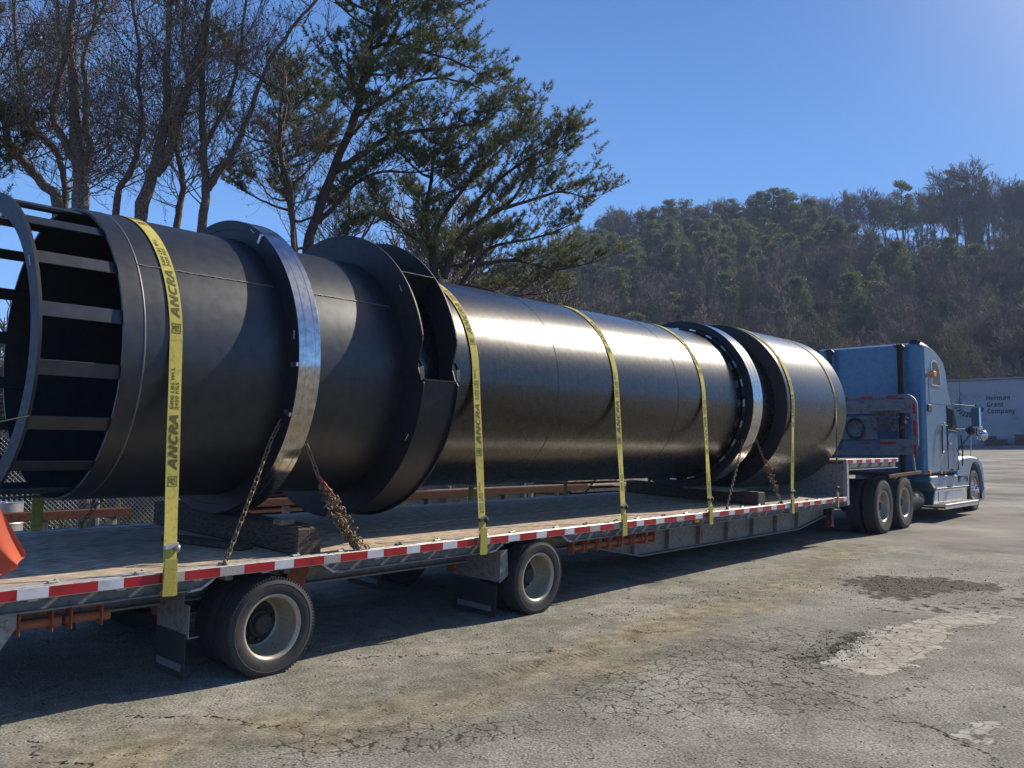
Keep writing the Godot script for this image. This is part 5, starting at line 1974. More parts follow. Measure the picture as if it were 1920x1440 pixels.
func straps() -> void:
	var list := [[3.126, 3.2, DR, 0.1, 0.68, "yellow lettered strap over the rear drum section beside the open end"],
		[6.357, 6.40, DR, 0.1, 0.88, "yellow lettered strap just right of the big seal flanges"],
		[8.805, 8.88, DR, 0.1, 1.01, "yellow lettered strap over the middle of the shiny drum section"],
		[10.887, 11.02, DR, 0.1, 0.87, "yellow lettered strap left of the second riding ring"],
		[13.533, 13.48, 1.38, 0.1, 1.29, "yellow lettered strap over the wide hood at the drum's front"],
		[15.403, 15.26, 1.38, 0.055, 0.0, "narrow tan twisted strap nearest the trailer step"]]
	for e in list:
		var t := thing("tie_down_strap", e[5], "strap", Vector3(e[0], deck_y(e[0]) - 0.08, 0.012))
		var off: Vector3 = t.position
		var r: float = e[2] + 0.008
		var total: float = strap_path(e[0], e[1], r, 0.0)[2]
		var hw: float = e[3] / 2.0
		var b := B.new()
		var n := 110
		var last := []
		var plain: bool = e[3] < 0.08
		for k in n + 1:
			var s := total * k / n
			var p = strap_path(e[0], e[1], r, s)
			var nn: Vector3 = p[1]
			var wx := Vector3(1, 0, 0)
			var sag: Vector3 = Vector3.ZERO
			if not plain and s > 0.1 and s < 1.6:
				var tw := 0.1 * sin(s * 5.0 + e[0] * 2.0) * sin(PI * (s - 0.1) / 1.5)
				wx = wx.rotated(Vector3(0, 1, 0), tw)
				nn = nn.rotated(Vector3(0, 1, 0), tw)
			if plain and s < 1.9:
				wx = wx.rotated(Vector3(0, 1, 0), 0.9 * sin(s * 2.0))
				nn = nn.rotated(Vector3(0, 1, 0), 0.9 * sin(s * 2.0))
			var c: Vector3 = p[0] - off + nn * 0.0
			var ring := [c - wx * hw + nn * 0.002, c + wx * hw + nn * 0.002, c + wx * hw - nn * 0.002, c - wx * hw - nn * 0.002]
			if k > 0:
				b.quad(last[0], last[1], ring[1], ring[0])
				b.quad(last[1], last[2], ring[2], ring[1])
				b.quad(last[2], last[3], ring[3], ring[2])
				b.quad(last[3], last[0], ring[0], ring[3])
			last = ring
		part("webbing", b, M.webbing_tan if plain else M.webbing, t)
		# folded worn tail at the rail and the hook above it
		b = B.new()
		var dyl := 0.075
		b.box(Vector3(0.006, 0.02, 0.012), Vector3(hw * 2.05, 0.2, 0.006), 0.002)
		b.box(Vector3(-0.004, 0.05, 0.019), Vector3(hw * 1.9, 0.26, 0.005), 0.002, Basis(Vector3.FORWARD, 0.05))
		part("worn_tail", b, M.webbing_old, t)
		b = B.new()
		var kp = strap_path(e[0], e[1], r, 0.26)
		b.box(kp[0] - off + Vector3(0.0, 0, 0.012), Vector3(hw * 2.2, 0.035, 0.03), 0.008, Basis(Vector3.BACK, 0.25))
		b.ball(kp[0] - off + Vector3(hw * 0.9, -0.015, 0.02), Vector3(0.02, 0.035, 0.02), 8)
		part("buckle", b, M.galvanised if e[0] < 4.0 else M.hub_dark, t)
		if plain:
			continue
		var ink := B.new()
		var place := func(s0: float, x: float, y: float, tall: float) -> Array:
			var p = strap_path(e[0], e[1], r, s0 + x)
			var tw := 0.0
			if s0 + x > 0.1 and s0 + x < 1.6:
				tw = 0.1 * sin((s0 + x) * 5.0 + e[0] * 2.0) * sin(PI * (s0 + x - 0.1) / 1.5)
			return [p[0] - off + p[1].rotated(Vector3.UP, tw) * 0.0035 - Vector3(1, 0, 0).rotated(Vector3.UP, tw) * (y - tall), p[1]]
		var s0: float = e[4] - 1.13
		while s0 < total * 0.62:
			if s0 > 0.3:
				logo(ink, place, s0)
			var jobs := [["ANCRA", s0 + 0.115, 0.062, 0.031, 0.33], ["5400 LBS WLL", s0 + 0.56, 0.026, 0.004, 1.15], ["2450 KGS", s0 + 0.56, 0.026, -0.004 - 0.028, 1.15]]
			for j in jobs:
				var tri := letters(j[0], j[2])
				var wide := 0.0
				for p in tri:
					wide = maxf(wide, p.x)
				var want: float = 0.40 if j[0] == "ANCRA" else (0.31 if j[0].length() > 9 else 0.2)
				if j[1] < 0.28:
					continue
				put_letters(ink, tri, func(x: float, y: float): return place.call(j[1], (x + y * (0.25 if j[0] == "ANCRA" else 0.1)) * want / wide, y, -j[3] if j[0] != "ANCRA" else 0.031))
				if j[0] == "ANCRA":
					put_letters(ink, tri, func(x: float, y: float): return place.call(j[1] + 0.006, (x + y * 0.25) * want / wide, y - 0.001, 0.031))
			s0 += 1.13
		part("lettering", ink, M.strap_ink, t)


func logo(b: B, place: Callable, s0: float) -> void:      # a square frame with a bent hook mark inside
	for r in [[0.0, 0.0, 0.075, 0.006], [0.0, 0.062, 0.075, 0.068], [0.0, 0.006, 0.006, 0.062], [0.069, 0.006, 0.075, 0.062],
			[0.016, 0.014, 0.026, 0.042], [0.026, 0.03, 0.05, 0.042], [0.028, 0.048, 0.06, 0.056], [0.05, 0.014, 0.06, 0.048], [0.034, 0.014, 0.05, 0.022]]:
		var q := []
		for c in [[r[0], r[1]], [r[2], r[1]], [r[2], r[3]], [r[0], r[3]]]:
			q.append(place.call(s0, c[0], c[1], 0.034))
		b.face(q[0][0], q[1][0], q[2][0], q[3][0], q[0][1])


# ---------------------------------------------------------------- chains

func link(b: B, c: Vector3, d: Vector3, side: Vector3, L := 0.055, W := 0.034, r := 0.006) -> void:
	side = (side - d * side.dot(d)).normalized()
	var pts := []
	var rad := []
	for k in 11:
		var a := TAU * k / 10.0
		var x := cos(a) * L * 0.5
		x = clampf(x * 1.25, -L * 0.5, L * 0.5)
		pts.append(c + d * x + side * sin(a) * W * 0.5)
		rad.append(r)
	b.tube(pts, rad, 5, false)


func chain_run(b: B, a: Vector3, e: Vector3, sag: float, scale := 1.0) -> void:
	var n := int(a.distance_to(e) / (0.043 * scale))
	for k in n:
		var u := (k + 0.5) / n
		var c := a.lerp(e, u) - Vector3(0, sag * sin(PI * u), 0)
		var d := (e - a).normalized()
		var s := d.cross(Vector3(0.2, 0.1, 1)).normalized()
		if k % 2 == 1:
			s = d.cross(s)
		link(b, c, d, s.rotated(d, rng.randf_range(-0.25, 0.25)), 0.055 * scale, 0.034 * scale, 0.0062 * scale)


func chains() -> void:
	rng.seed = 55
	var runs := [[Vector3(3.6, 0.91, -0.06), Vector3(4.1, 1.87, -0.23), Vector3(4.17, 2.02, -0.2), "rusty chain leaning left from the polished rear ring to the deck edge"],
		[Vector3(4.86, 0.93, -0.06), Vector3(4.5, 1.55, -0.14), Vector3(4.40, 1.86, -0.2), "rusty chain with its slack bundled under a red binder behind the rear ring"],
		[Vector3(11.49, 0.97, -0.06), Vector3(12.15, 1.75, -0.17), Vector3(12.22, 1.95, -0.16), "dark chain leaning left from the second ring to the deck edge"],
		[Vector3(13.3, 0.97, -0.06), Vector3(12.75, 1.7, -0.1), Vector3(12.58, 1.98, -0.13), "dark chain with red binder leaning right from the second ring"]]
	for k in 2:      # the same on the far side, slack and in shade
		var e: Array = runs[k * 2]
		runs.append([Vector3(e[0].x - 0.05, deck_y(e[0].x, -2.53) + 0.02, -2.53), Vector3(e[1].x, e[1].y, -2.6 - e[1].z), Vector3(e[2].x, e[2].y, -2.6 - e[2].z), "chain in shade on the far side of the %s" % ["polished rear ring", "second ring"][k]])
	for k in 6:
		var e: Array = runs[k]
		var t := thing("tie_down_chain", e[3], "chain", e[0])
		var off: Vector3 = e[0]
		var b := B.new()
		chain_run(b, Vector3.ZERO, e[1] - off, 0.01)
		chain_run(b, e[1] - off, e[2] - off, 0.0)
		part("chain_links", b, M.chain_rust, t)
		b = B.new()
		b.tube([Vector3(0, 0.03, 0), Vector3(0.01, -0.02, 0.02), Vector3(0, -0.07, 0.035), Vector3(0, -0.1, 0.01)], [0.014, 0.016, 0.014, 0.01], 8)
		part("hook", b, M.chain_rust, t)
		if k == 1 or k == 3:
			b = B.new()
			var d: Vector3 = (e[0] - e[1]).normalized()
			var p0: Vector3 = e[1] - off
			b.tube([p0 - d * 0.02, p0 + d * 0.03, p0 + d * 0.1, p0 + d * 0.13], [0.012, 0.022, 0.02, 0.01], 8)
			b.tube([p0 + d * 0.05 + Vector3(0, 0, 0.03), p0 + d * 0.2 + Vector3(0.03, 0, 0.04)], [0.01, 0.008], 7)
			part("binder", b, M.red_paint, t)
		if k == 1:
			b = B.new()
			for j in 120:
				var u := rng.randf()
				var c: Vector3 = (e[1] - off).lerp(Vector3.ZERO, 0.12 + 0.86 * u) + rv() * Vector3(0.075, 0.02, 0.06) * (0.3 + 0.7 * sin(PI * u))
				link(b, c, rv().normalized(), rv().normalized())
			part("slack_chain", b, M.chain_rust, t)
			b = B.new()
			chain_run(b, Vector3(0.02, 0.1, 0), Vector3(0.13, 0.0, 0.0), 0.03)
			part("chain_end", b, M.chain_rust, t)
		if k == 3:
			b = B.new()
			for j in 40:
				var u := rng.randf()
				var c: Vector3 = (e[1] - off).lerp(Vector3.ZERO, 0.2 + 0.6 * u) + rv() * Vector3(0.035, 0.02, 0.03)
				link(b, c, rv().normalized(), rv().normalized())
			part("slack_chain", b, M.chain_rust, t)


# ---------------------------------------------------------------- flag and litter

func flag() -> void:
	var weave := Image.create(64, 64, false, Image.FORMAT_RGB8)
	for y in 64:
		for x in 64:
			var k := ((x + y) % 8 < 3) or ((x - y + 64) % 8 < 2)
			weave.set_pixel(x, y, Color(1, 1, 1) if not k else Color(0.82, 0.62, 0.5))
	var m := mat("orange_mesh", lin(0.72, 0.17, 0.085), 0.85)
	m.albedo_texture = ImageTexture.create_from_image(weave)
	m.uv1_scale = Vector3(9, 9, 1)
	m.backlight_enabled = true
	m.backlight = Color(0.5, 0.2, 0.08)
	var t := thing("warning_flag", "orange mesh warning flag hanging at the trailer's rear corner", "flag", Vector3(1.9, 0.97, -0.08))
	var b := B.new()
	var nu := 26
	var nv := 26
	# corners: top (tied), right, bottom, left
	var A := Vector3(-0.02, 0.78, -0.02)
	var R := Vector3(0.31, 0.13, 0.0)
	var D := Vector3(0.2, 0.01, 0.0)
	var L := Vector3(-0.34, 0.12, 0.0)
	var at := func(u: float, w: float) -> Vector3:
		var p := A.lerp(R, u).lerp(L.lerp(D, u), w)
		p.z += 0.035 * sin(u * 7.0 + w * 2.0) * w + 0.02 * sin(w * 9.0 - u * 3.0)
		p.x += 0.012 * sin(w * 11.0)
		return p
	for j in nv:
		for k in nu:
			var u0 := float(k) / nu
			var u1 := float(k + 1) / nu
			var w0 := float(j) / nv
			var w1 := float(j + 1) / nv
			var q0 := b.v.size()
			for c in [[u0, w0], [u1, w0], [u1, w1], [u0, w1]]:
				var p: Vector3 = at.call(c[0], c[1])
				var du: Vector3 = at.call(c[0] + 0.01, c[1]) - at.call(c[0] - 0.01, c[1])
				var dw: Vector3 = at.call(c[0], c[1] + 0.01) - at.call(c[0], c[1] - 0.01)
				b.vert(p, dw.cross(du).normalized(), Vector2(c[0], c[1]))
			b.i.append_array([q0, q0 + 1, q0 + 2, q0, q0 + 2, q0 + 3])
	part("mesh_cloth", b, m, t)
	b = B.new()
	for k in 26:       # frayed threads on the lower edge
		var p: Vector3 = at.call(k / 25.0, 1.0)
		b.tube([p, p + Vector3(rng.randf_range(-0.01, 0.01), -0.02 - rng.randf() * 0.02, 0.004)], [0.0015, 0.001], 3, false)
	part("frayed_edge", b, m, t)
	b = B.new()
	b.tube([A, Vector3(0.05, 0.95, -0.1), Vector3(0.345, 1.02, -0.16)], [0.005, 0.005, 0.005], 6)
	part("cord", b, M.hub_dark, t)


func litter() -> void:
	rng.seed = 12
	var peb := B.new()
	peb.ball(Vector3.ZERO, Vector3(1, 0.65, 0.85), 6)
	var dark := []
	var pale := []
	for k in 2600:
		var p: Vector2
		var u := rng.randf()
		if u < 0.3:
			p = Vector2(11.6, 2.4) + Vector2(rng.randfn(0, 0.75), rng.randfn(0, 0.6))
		elif u < 0.5:
			p = Vector2(7.7, 2.95) + Vector2(rng.randfn(0, 0.55), rng.randfn(0, 0.15))
		elif u < 0.62:
			p = Vector2(9.3, 0.85) + Vector2(rng.randfn(0, 1.2), rng.randfn(0, 0.4))
		else:
			p = Vector2(rng.randf_range(2.0, 15.0), rng.randf_range(-0.2, 4.6))
		var s := rng.randf_range(0.003, 0.007) * (1.0 + 1.2 * pow(rng.randf(), 8.0))
		var tr := Transform3D(Basis(Vector3.UP, rng.randf() * TAU).scaled(Vector3.ONE * s), Vector3(p.x, ground_y(p.x) + s * 0.4, p.y))
		if u < 0.62 and rng.randf() < 0.8:
			dark.append(tr)
		else:
			pale.append(tr)
	scatter("loose_gravel", peb.mesh(), mat("asphalt_crumb", lin(0.05, 0.048, 0.045), 0.95), dark, "dark asphalt crumbs lying round the broken patches", "gravel")
	scatter("loose_gravel", peb.mesh(), mat("pale_stone", lin(0.26, 0.24, 0.2), 0.95), pale, "pale grit scattered over the asphalt yard", "gravel")
	# a curled strip of dead leaf on the dusty track
	var b := B.new()
	var pts := []
	for k in 7:
		pts.append(Vector3(-0.11 + 0.036 * k, 0.012 + 0.012 * sin(k * 1.4), 0.012 * sin(k * 0.9)))
	for k in 6:
		b.bar(pts[k], pts[k + 1], 0.026 - 0.003 * absf(k - 3.0), 0.003)
	var o := solo("fallen_leaf", b, mat("dry_leaf", lin(0.5, 0.34, 0.16), 0.85), "pale curled dead leaf on the dusty track right of the rear wheels", "leaf")
	o.position = Vector3(9.85, ground_y(9.85), 0.95)


# ---------------------------------------------------------------- tractor

func plate_xy(b: B, poly: Array, z: float, th: float, bev := 0.004) -> void:
	var p := PackedVector2Array()
	for q in poly:
		p.push_back(q)
	b.prism(p, z - th, z, bev)


func tractor() -> void:
	var gx := 20.0
	var gy := ground_y(22.0)
	var foot := Vector3(gx, gy, ZC)
	var t := thing("semi_tractor", "faded blue conventional semi tractor with tall sleeper coupled to the trailer", "truck", foot)
	var O := -foot
	var T := Transform3D(Basis(), O)
	var V := func(a: Array) -> PackedVector2Array:
		var o := PackedVector2Array()
		for k in range(0, a.size(), 2):
			o.push_back(Vector2(a[k], a[k + 1]))
		return o
	var ZN := -0.05      # near side skin
	var ZF := -2.5
	# sleeper with raised roof
	var b := B.new()
	b.prism(V.call([20.75, 1.26, 22.95, 1.26, 23.3, 1.3, 23.3, 2.15, 22.98, 2.72, 22.8, 2.98, 22.62, 3.2, 22.53, 3.45, 22.45, 3.72, 22.24, 3.94, 21.98, 4.05, 21.7, 4.14, 21.2, 4.22, 20.85, 4.25, 20.75, 4.2]), ZF, ZN, 0.07, T)
	part("cab_body", b, M.blue_paint, t)
	b = B.new()
	b.box(Vector3(20.737, 2.73, -1.275) + O, Vector3(0.024, 2.86, 2.3), 0.004)
	part("sleeper_back_panel", b, M.blue_paint, t)
	b = B.new()
	b.prism(V.call([22.55, 3.24, 23.0, 3.12, 23.03, 3.02, 22.9, 3.0, 22.6, 3.1]), ZF + 0.08, ZN - 0.08, 0.02, T)
	part("sun_visor", b, M.blue_paint, t)
	# windscreen, door and windows
	b = B.new()
	b.bar(Vector3(23.31, 2.2, -1.275) + O, Vector3(22.99, 2.74, -1.275) + O, 2.1, 0.01)
	part("windscreen", b, M.dark_glass, t)
	b = B.new()
	plate_xy(b, [Vector2(22.42, 2.32), Vector2(23.18, 2.28), Vector2(22.9, 2.78), Vector2(22.42, 2.84)], ZN + 0.006 , 0.02, 0.003)
	for j in b.v.size():
		b.v[j] += O
	part("door_window", b, M.dark_glass, t)
	for e in [[V.call([22.36, 1.36, 23.2, 1.36, 23.24, 2.22, 22.92, 2.84, 22.36, 2.9]), "door_seam"]]:
		b = B.new()
		var p: PackedVector2Array = e[0]
		for k in p.size():
			b.bar(Vector3(p[k].x, p[k].y, ZN + 0.001) + O, Vector3(p[(k + 1) % p.size()].x, p[(k + 1) % p.size()].y, ZN + 0.001) + O, 0.008, 0.014)
		part(e[1], b, M.rubber_seal, t)
	b = B.new()
	b.bar(Vector3(22.4, 2.3, ZN + 0.004) + O, Vector3(23.2, 2.27, ZN + 0.004) + O, 0.016, 0.035, 0.004)
	b.bar(Vector3(22.4, 2.3, ZN + 0.004) + O, Vector3(22.4, 2.86, ZN + 0.004) + O, 0.016, 0.03, 0.004)
	part("window_frame", b, M.rubber_seal, t)
	b = B.new()
	b.bar(Vector3(20.8, 2.87, ZN + 0.001) + O, Vector3(22.85, 2.9, ZN + 0.001) + O, 0.006, 0.012)
	b.bar(Vector3(21.05, 2.88, ZN + 0.001) + O, Vector3(21.05, 3.7, ZN + 0.001) + O, 0.006, 0.01)
	part("body_seam", b, M.rubber_seal, t)
	# sleeper window with chrome frame
	var sw: PackedVector2Array = V.call([21.24, 3.3, 21.9, 3.3, 21.9, 3.56, 21.8, 3.76, 21.6, 3.86, 21.36, 3.86, 21.24, 3.78])
	b = B.new()
	b.prism(sw, ZN - 0.012, ZN + 0.008, 0.0, T)
	var win := part("sleeper_window", b, M.dark_glass, t)
	b = B.new()
	for k in sw.size():
		b.bar(Vector3(sw[k].x, sw[k].y, ZN + 0.008) + O, Vector3(sw[(k + 1) % sw.size()].x, sw[(k + 1) % sw.size()].y, ZN + 0.008) + O, 0.022, 0.04, 0.006)
	part("frame", b, M.chrome, win)
	# amber turn lamp on a short arm
	b = B.new()
	b.box(Vector3(21.0, 3.53, 0.06) + O, Vector3(0.2, 0.13, 0.11), 0.02)
	var lamp := part("turn_lamp", b, M.amber_lens, t)
	b = B.new()
	b.tube([Vector3(20.95, 3.53, -0.05) + O, Vector3(20.95, 3.53, 0.02) + O], [0.03, 0.03], 8)
	b.box(Vector3(21.13, 3.5, 0.02) + O, Vector3(0.1, 0.06, 0.06), 0.01)
	part("bracket", b, M.chrome, lamp)
	b = B.new()
	b.box(Vector3(21.03, 2.77, ZN + 0.012) + O, Vector3(0.26, 0.15, 0.03), 0.006)
	part("vent_box", b, M.black_paint, t)
	for e in [[20.86, 1.33], [21.7, 1.31], [22.0, 1.31], [22.7, 1.36]]:
		b = B.new()
		b.box(Vector3(e[0], e[1], ZN + 0.02) + O, Vector3(0.12 if e[0] < 21.0 else 0.07, 0.08 if e[0] < 21.0 else 0.05, 0.04), 0.01)
		part("marker_lamp", b, M.amber_lens, t)
	# grab rails and handle
	for e in [[Vector3(21.82, 2.38, 0.0), Vector3(21.62, 2.16, 0.04), Vector3(21.62, 1.74, 0.04), Vector3(21.85, 1.8, 0.0)], [Vector3(22.1, 2.38, 0.02), Vector3(22.1, 1.84, 0.02)], [Vector3(23.18, 2.2, 0.03), Vector3(23.22, 1.8, 0.05), Vector3(23.22, 1.45, 0.03)]]:
		b = B.new()
		var pts := []
		var rad := []
		for p in e:
			pts.append(p + O)
			rad.append(0.016)
		b.tube(pts, rad, 8)
		part("grab_rail", b, M.rubber_seal, t)
	b = B.new()
	b.bar(Vector3(21.7, 2.4, 0.0) + O, Vector3(22.2, 2.4, 0.0) + O, 0.03, 0.025, 0.006)
	b.ball(Vector3(21.95, 2.44, 0.0) + O, Vector3(0.04, 0.03, 0.03), 8)
	part("rail_bracket", b, M.chrome, t)
	b = B.new()
	b.box(Vector3(22.52, 1.98, ZN + 0.012) + O, Vector3(0.17, 0.05, 0.03), 0.008)
	part("door_handle", b, M.chrome, t)
	# bonnet, wings and bumper
	b = B.new()
	b.prism(V.call([23.28, 1.0, 25.5, 1.0, 25.55, 1.5, 25.42, 1.78, 24.6, 1.98, 23.6, 2.13, 23.28, 2.2]), ZF + 0.42, ZN - 0.42, 0.12, T)
	part("bonnet", b, M.blue_paint, t)
	var wing := [Vector2(23.02, 1.0), Vector2(23.9, 1.0)]
	for k in 13:
		var a := PI - PI * k / 12.0 * 0.93
		wing.append(Vector2(24.72 + cos(a) * 0.64, 0.83 + sin(a) * 0.68))
	wing.append_array([Vector2(25.5, 0.72), Vector2(25.56, 1.0), Vector2(25.5, 1.34), Vector2(25.32, 1.56), Vector2(24.95, 1.66), Vector2(24.3, 1.69), Vector2(23.5, 1.68), Vector2(23.22, 1.62), Vector2(23.05, 1.4)])
	for s in [0, 1]:
		b = B.new()
		b.prism(PackedVector2Array(wing), ZN - 0.5 if s == 0 else ZF, ZN if s == 0 else ZF + 0.5, 0.05, T)
		part("wing", b, M.blue_paint, t)
	b = B.new()
	b.box(Vector3(25.66, 0.72, -1.275) + O, Vector3(0.2, 0.4, 2.4), 0.05)
	part("bumper", b, M.chrome, t)
	b = B.new()
	for k in 13:
		b.box(Vector3(25.56, 1.0 + k * 0.055, -1.275) + O, Vector3(0.04, 0.03, 1.1), 0.004)
	part("grille", b, M.chrome, t)
	b = B.new()
	b.lathe(Transform3D(Basis(), Vector3(25.5, 1.15, -0.24) + O), [Vector2(0, 0.001), Vector2(0, 0.1), Vector2(0.06, 0.1), Vector2(0.08, 0.08), Vector2(0.09, 0.001)], 18)
	part("headlight", b, M.chrome, t)
	# side fairing, tool box and step
	b = B.new()
	b.prism(V.call([20.98, 1.12, 21.3, 0.96, 24.02, 0.96, 24.02, 1.22, 22.9, 1.24, 20.98, 1.24]), -0.62, ZN, 0.025, T)
	part("side_fairing", b, M.blue_paint, t)
	b = B.new()
	b.box(Vector3(22.7, 0.955, -0.29) + O, Vector3(2.66, 0.02, 0.5), 0.006)
	part("fairing_trim", b, M.grey_fairing, t)
	b = B.new()
	b.prism(V.call([21.2, 0.58, 23.95, 0.58, 23.98, 0.94, 21.42, 0.94]), -0.6, ZN - 0.03, 0.02, T)
	part("tool_box", b, M.chrome, t)
	b = B.new()
	b.box(Vector3(22.55, 0.76, ZN - 0.024) + O, Vector3(1.9, 0.22, 0.016), 0.003)
	part("box_panel", b, M.grey_fairing, t)
	b = B.new()
	b.box(Vector3(22.55, 0.6, 0.05) + O, Vector3(2.75, 0.035, 0.28), 0.01)
	b.box(Vector3(22.55, 0.545, 0.17) + O, Vector3(2.75, 0.09, 0.02), 0.006)
	var stp := part("running_board", b, M.aluminium, t)
	b = B.new()
	for k in 26:
		b.box(Vector3(21.3 + k * 0.1, 0.62, 0.05) + O, Vector3(0.03, 0.01, 0.24), 0.002)
	part("tread_ribs", b, M.aluminium, stp).set_meta("kind", "stuff")
	# frame, fifth wheel, tank behind
	for z in [-0.86, -1.7]:
		b = B.new()
		b.box(Vector3(21.1, 0.92, z) + O, Vector3(9.0, 0.27, 0.08), 0.006)
		part("frame_rail", b, M.black_paint, t)
	b = B.new()
	b.box(Vector3(18.3, 1.17, -1.28) + O, Vector3(1.0, 0.1, 0.95), 0.03)
	b.box(Vector3(18.3, 1.1, -1.28) + O, Vector3(0.5, 0.14, 0.8), 0.02)
	part("fifth_wheel", b, M.hub_dark, t)
	b = B.new()
	b.box(Vector3(20.1, 1.3, -1.28) + O, Vector3(1.1, 0.05, 1.9), 0.008)
	part("deck_plate", b, M.rust, t)
	for q in [[Vector3(19.85, 0.62, -0.16), Vector3(19.78, 1.2, -0.16)], [Vector3(20.12, 1.32, -0.12), Vector3(20.0, 1.75, -0.12)], [Vector3(20.12, 1.32, -2.4), Vector3(20.0, 1.75, -2.4)]]:
		b = B.new()
		b.bar(q[0] + O, q[1] + O, 0.05, 0.05, 0.006)
		part("stay", b, M.dull_aluminium, t)
	b = B.new()
	b.bar(Vector3(18.4, 1.28, -0.12) + O, Vector3(20.5, 1.34, -0.12) + O, 0.06, 0.07, 0.006)
	part("mudguard_bar", b, M.rust, t)
	for z in [-0.4, -2.15]:
		b = B.new()
		b.lathe(Transform3D(Basis(), Vector3(19.95, 0.72, z) + O), [Vector2(0, 0.001), Vector2(0, 0.24), Vector2(0.02, 0.26), Vector2(0.85, 0.26), Vector2(0.87, 0.24), Vector2(0.87, 0.001)], 24)
		part("air_tank", b, M.black_paint, t)
	# headache rack behind the sleeper
	b = B.new()
	var rk := []
	var hole := []
	var z_c := -1.275
	for c in [[0.92, 0.35], [0.92, 0.35]]:
		pass
	var ring := func(hw: float, y0: float, y1: float, rr: float) -> Array:
		var o := []
		for cc in [[hw - rr, y0 + rr, -90], [hw - rr, y1 - rr, 0], [-hw + rr, y1 - rr, 90], [-hw + rr, y0 + rr, 180]]:
			for k in 7:
				var a := deg_to_rad(cc[2] + 15.0 * k)
				o.append(Vector2(cc[0] + cos(a) * rr, cc[1] + sin(a) * rr))
		return o
	rk = ring.call(1.29, 1.72, 3.04, 0.26)
	hole = ring.call(1.16, 1.82, 2.96, 0.2)
	for k in rk.size():
		var l := (k + 1) % rk.size()
		for sx in [-1.0, 1.0]:
			var x: float = 20.0 + sx * 0.03
			b.face(Vector3(x, rk[k].y, z_c + rk[k].x) + O, Vector3(x, rk[l].y, z_c + rk[l].x) + O, Vector3(x, hole[l].y, z_c + hole[l].x) + O, Vector3(x, hole[k].y, z_c + hole[k].x) + O, Vector3(sx, 0, 0))
		var mid: Vector2 = (rk[k] + rk[l]) / 2.0 - Vector2(0, 2.3)
		b.face(Vector3(19.97, rk[k].y, z_c + rk[k].x) + O, Vector3(20.03, rk[k].y, z_c + rk[k].x) + O, Vector3(20.03, rk[l].y, z_c + rk[l].x) + O, Vector3(19.97, rk[l].y, z_c + rk[l].x) + O, Vector3(0, mid.y, mid.x))
		b.face(Vector3(19.97, hole[k].y, z_c + hole[k].x) + O, Vector3(20.03, hole[k].y, z_c + hole[k].x) + O, Vector3(20.03, hole[l].y, z_c + hole[l].x) + O, Vector3(19.97, hole[l].y, z_c + hole[l].x) + O, -Vector3(0, mid.y, mid.x))
	var rack := part("headache_rack", b, M.rack_alloy, t)
	b = B.new()
	b.box(Vector3(20.0, 2.78, -1.275) + O, Vector3(0.04, 0.3, 2.3), 0.004)
	part("upper_panel", b, M.rack_alloy, rack)
	b = B.new()
	b.box(Vector3(20.0, 1.9, -0.42) + O, Vector3(0.04, 0.32, 0.74), 0.006)
	part("lower_panel", b, M.rack_alloy, rack)
	b = B.new()
	b.box(Vector3(19.95, 2.86, -1.8) + O, Vector3(0.03, 0.1, 0.35), 0.01)
	b.box(Vector3(19.95, 2.72, -0.65) + O, Vector3(0.06, 0.09, 0.7), 0.01)
	part("chain_tray", b, M.rack_alloy, rack)
	for k in 4:
		b = B.new()
		b.box(Vector3(19.985, 2.12 + k * 0.13, -1.55) + O, Vector3(0.02, 0.12, 1.4), 0.003)
		part("back_slat", b, M.rack_alloy, rack)
	b = B.new()
	for k in 70:
		var c := Vector3(19.93, 2.25 + rng.randf() * 0.4, -0.62 + rng.randfn(0, 0.16)) + O
		link(b, c, rv().normalized(), rv().normalized(), 0.07, 0.045, 0.008)
	part("hung_chain", b, M.chain_rust, rack).set_meta("kind", "stuff")
	b = B.new()
	for k in 3:
		var pts := []
		var rad := []
		for j in 25:
			var a := TAU * j / 24.0
			pts.append(Vector3(19.92 - 0.015 * k, 2.3 + sin(a) * (0.2 + 0.02 * k), -1.3 + cos(a) * (0.2 - 0.01 * k)) + O)
			rad.append(0.018)
		b.tube(pts, rad, 6, false)
	part("air_hose_coil", b, M.rubber_seal, rack)
	for q in [[0, 2.99, -0.5, 0.26], [0, 2.99, -1.05, 0.26], [0, 2.99, -1.6, 0.26], [1, 2.72, 0, 0.22], [1, 2.3, 0, 0.32], [1, 1.8, 0, 0.26], [0, 1.98, -0.62, 0.36], [0, 1.98, -1.1, 0.2]]:
		b = B.new()
		if q[0] == 0:
			b.box(Vector3(19.968, q[1], q[2]) + O, Vector3(0.006, 0.05, q[3]), 0.0)
		else:
			b.box(Vector3(19.968, q[1], -0.055) + O, Vector3(0.006, q[3], 0.05), 0.0)
		part("red_tape", b, M.red_tape, rack)
	# exhaust stacks
	for z in [-0.48, -2.08]:
		b = B.new()
		b.tube([Vector3(20.5, 1.1, z) + O, Vector3(20.5, 2.1, z) + O, Vector3(20.5, 4.05, z) + O, Vector3(20.46, 4.2, z) + O], [0.05, 0.06, 0.06, 0.055], 16)
		part("exhaust_stack", b, M.stack_rust if z > -1.0 else M.black_paint, t)
		b = B.new()
		b.box(Vector3(20.55, 4.13, z) + O, Vector3(0.16, 0.12, 0.18), 0.04)
		b.bar(Vector3(20.5, 4.16, z) + O, Vector3(20.75, 4.2, z - 0.2) + O, 0.05, 0.04, 0.01)
		part("stack_clamp", b, M.black_paint, t)
	b = B.new()
	b.ball(Vector3(20.86, 4.27, -0.25) + O, Vector3(0.1, 0.05, 0.14), 12)
	part("roof_lamp", b, M.black_paint, t)
	# mirror with its convex spots
	b = B.new()
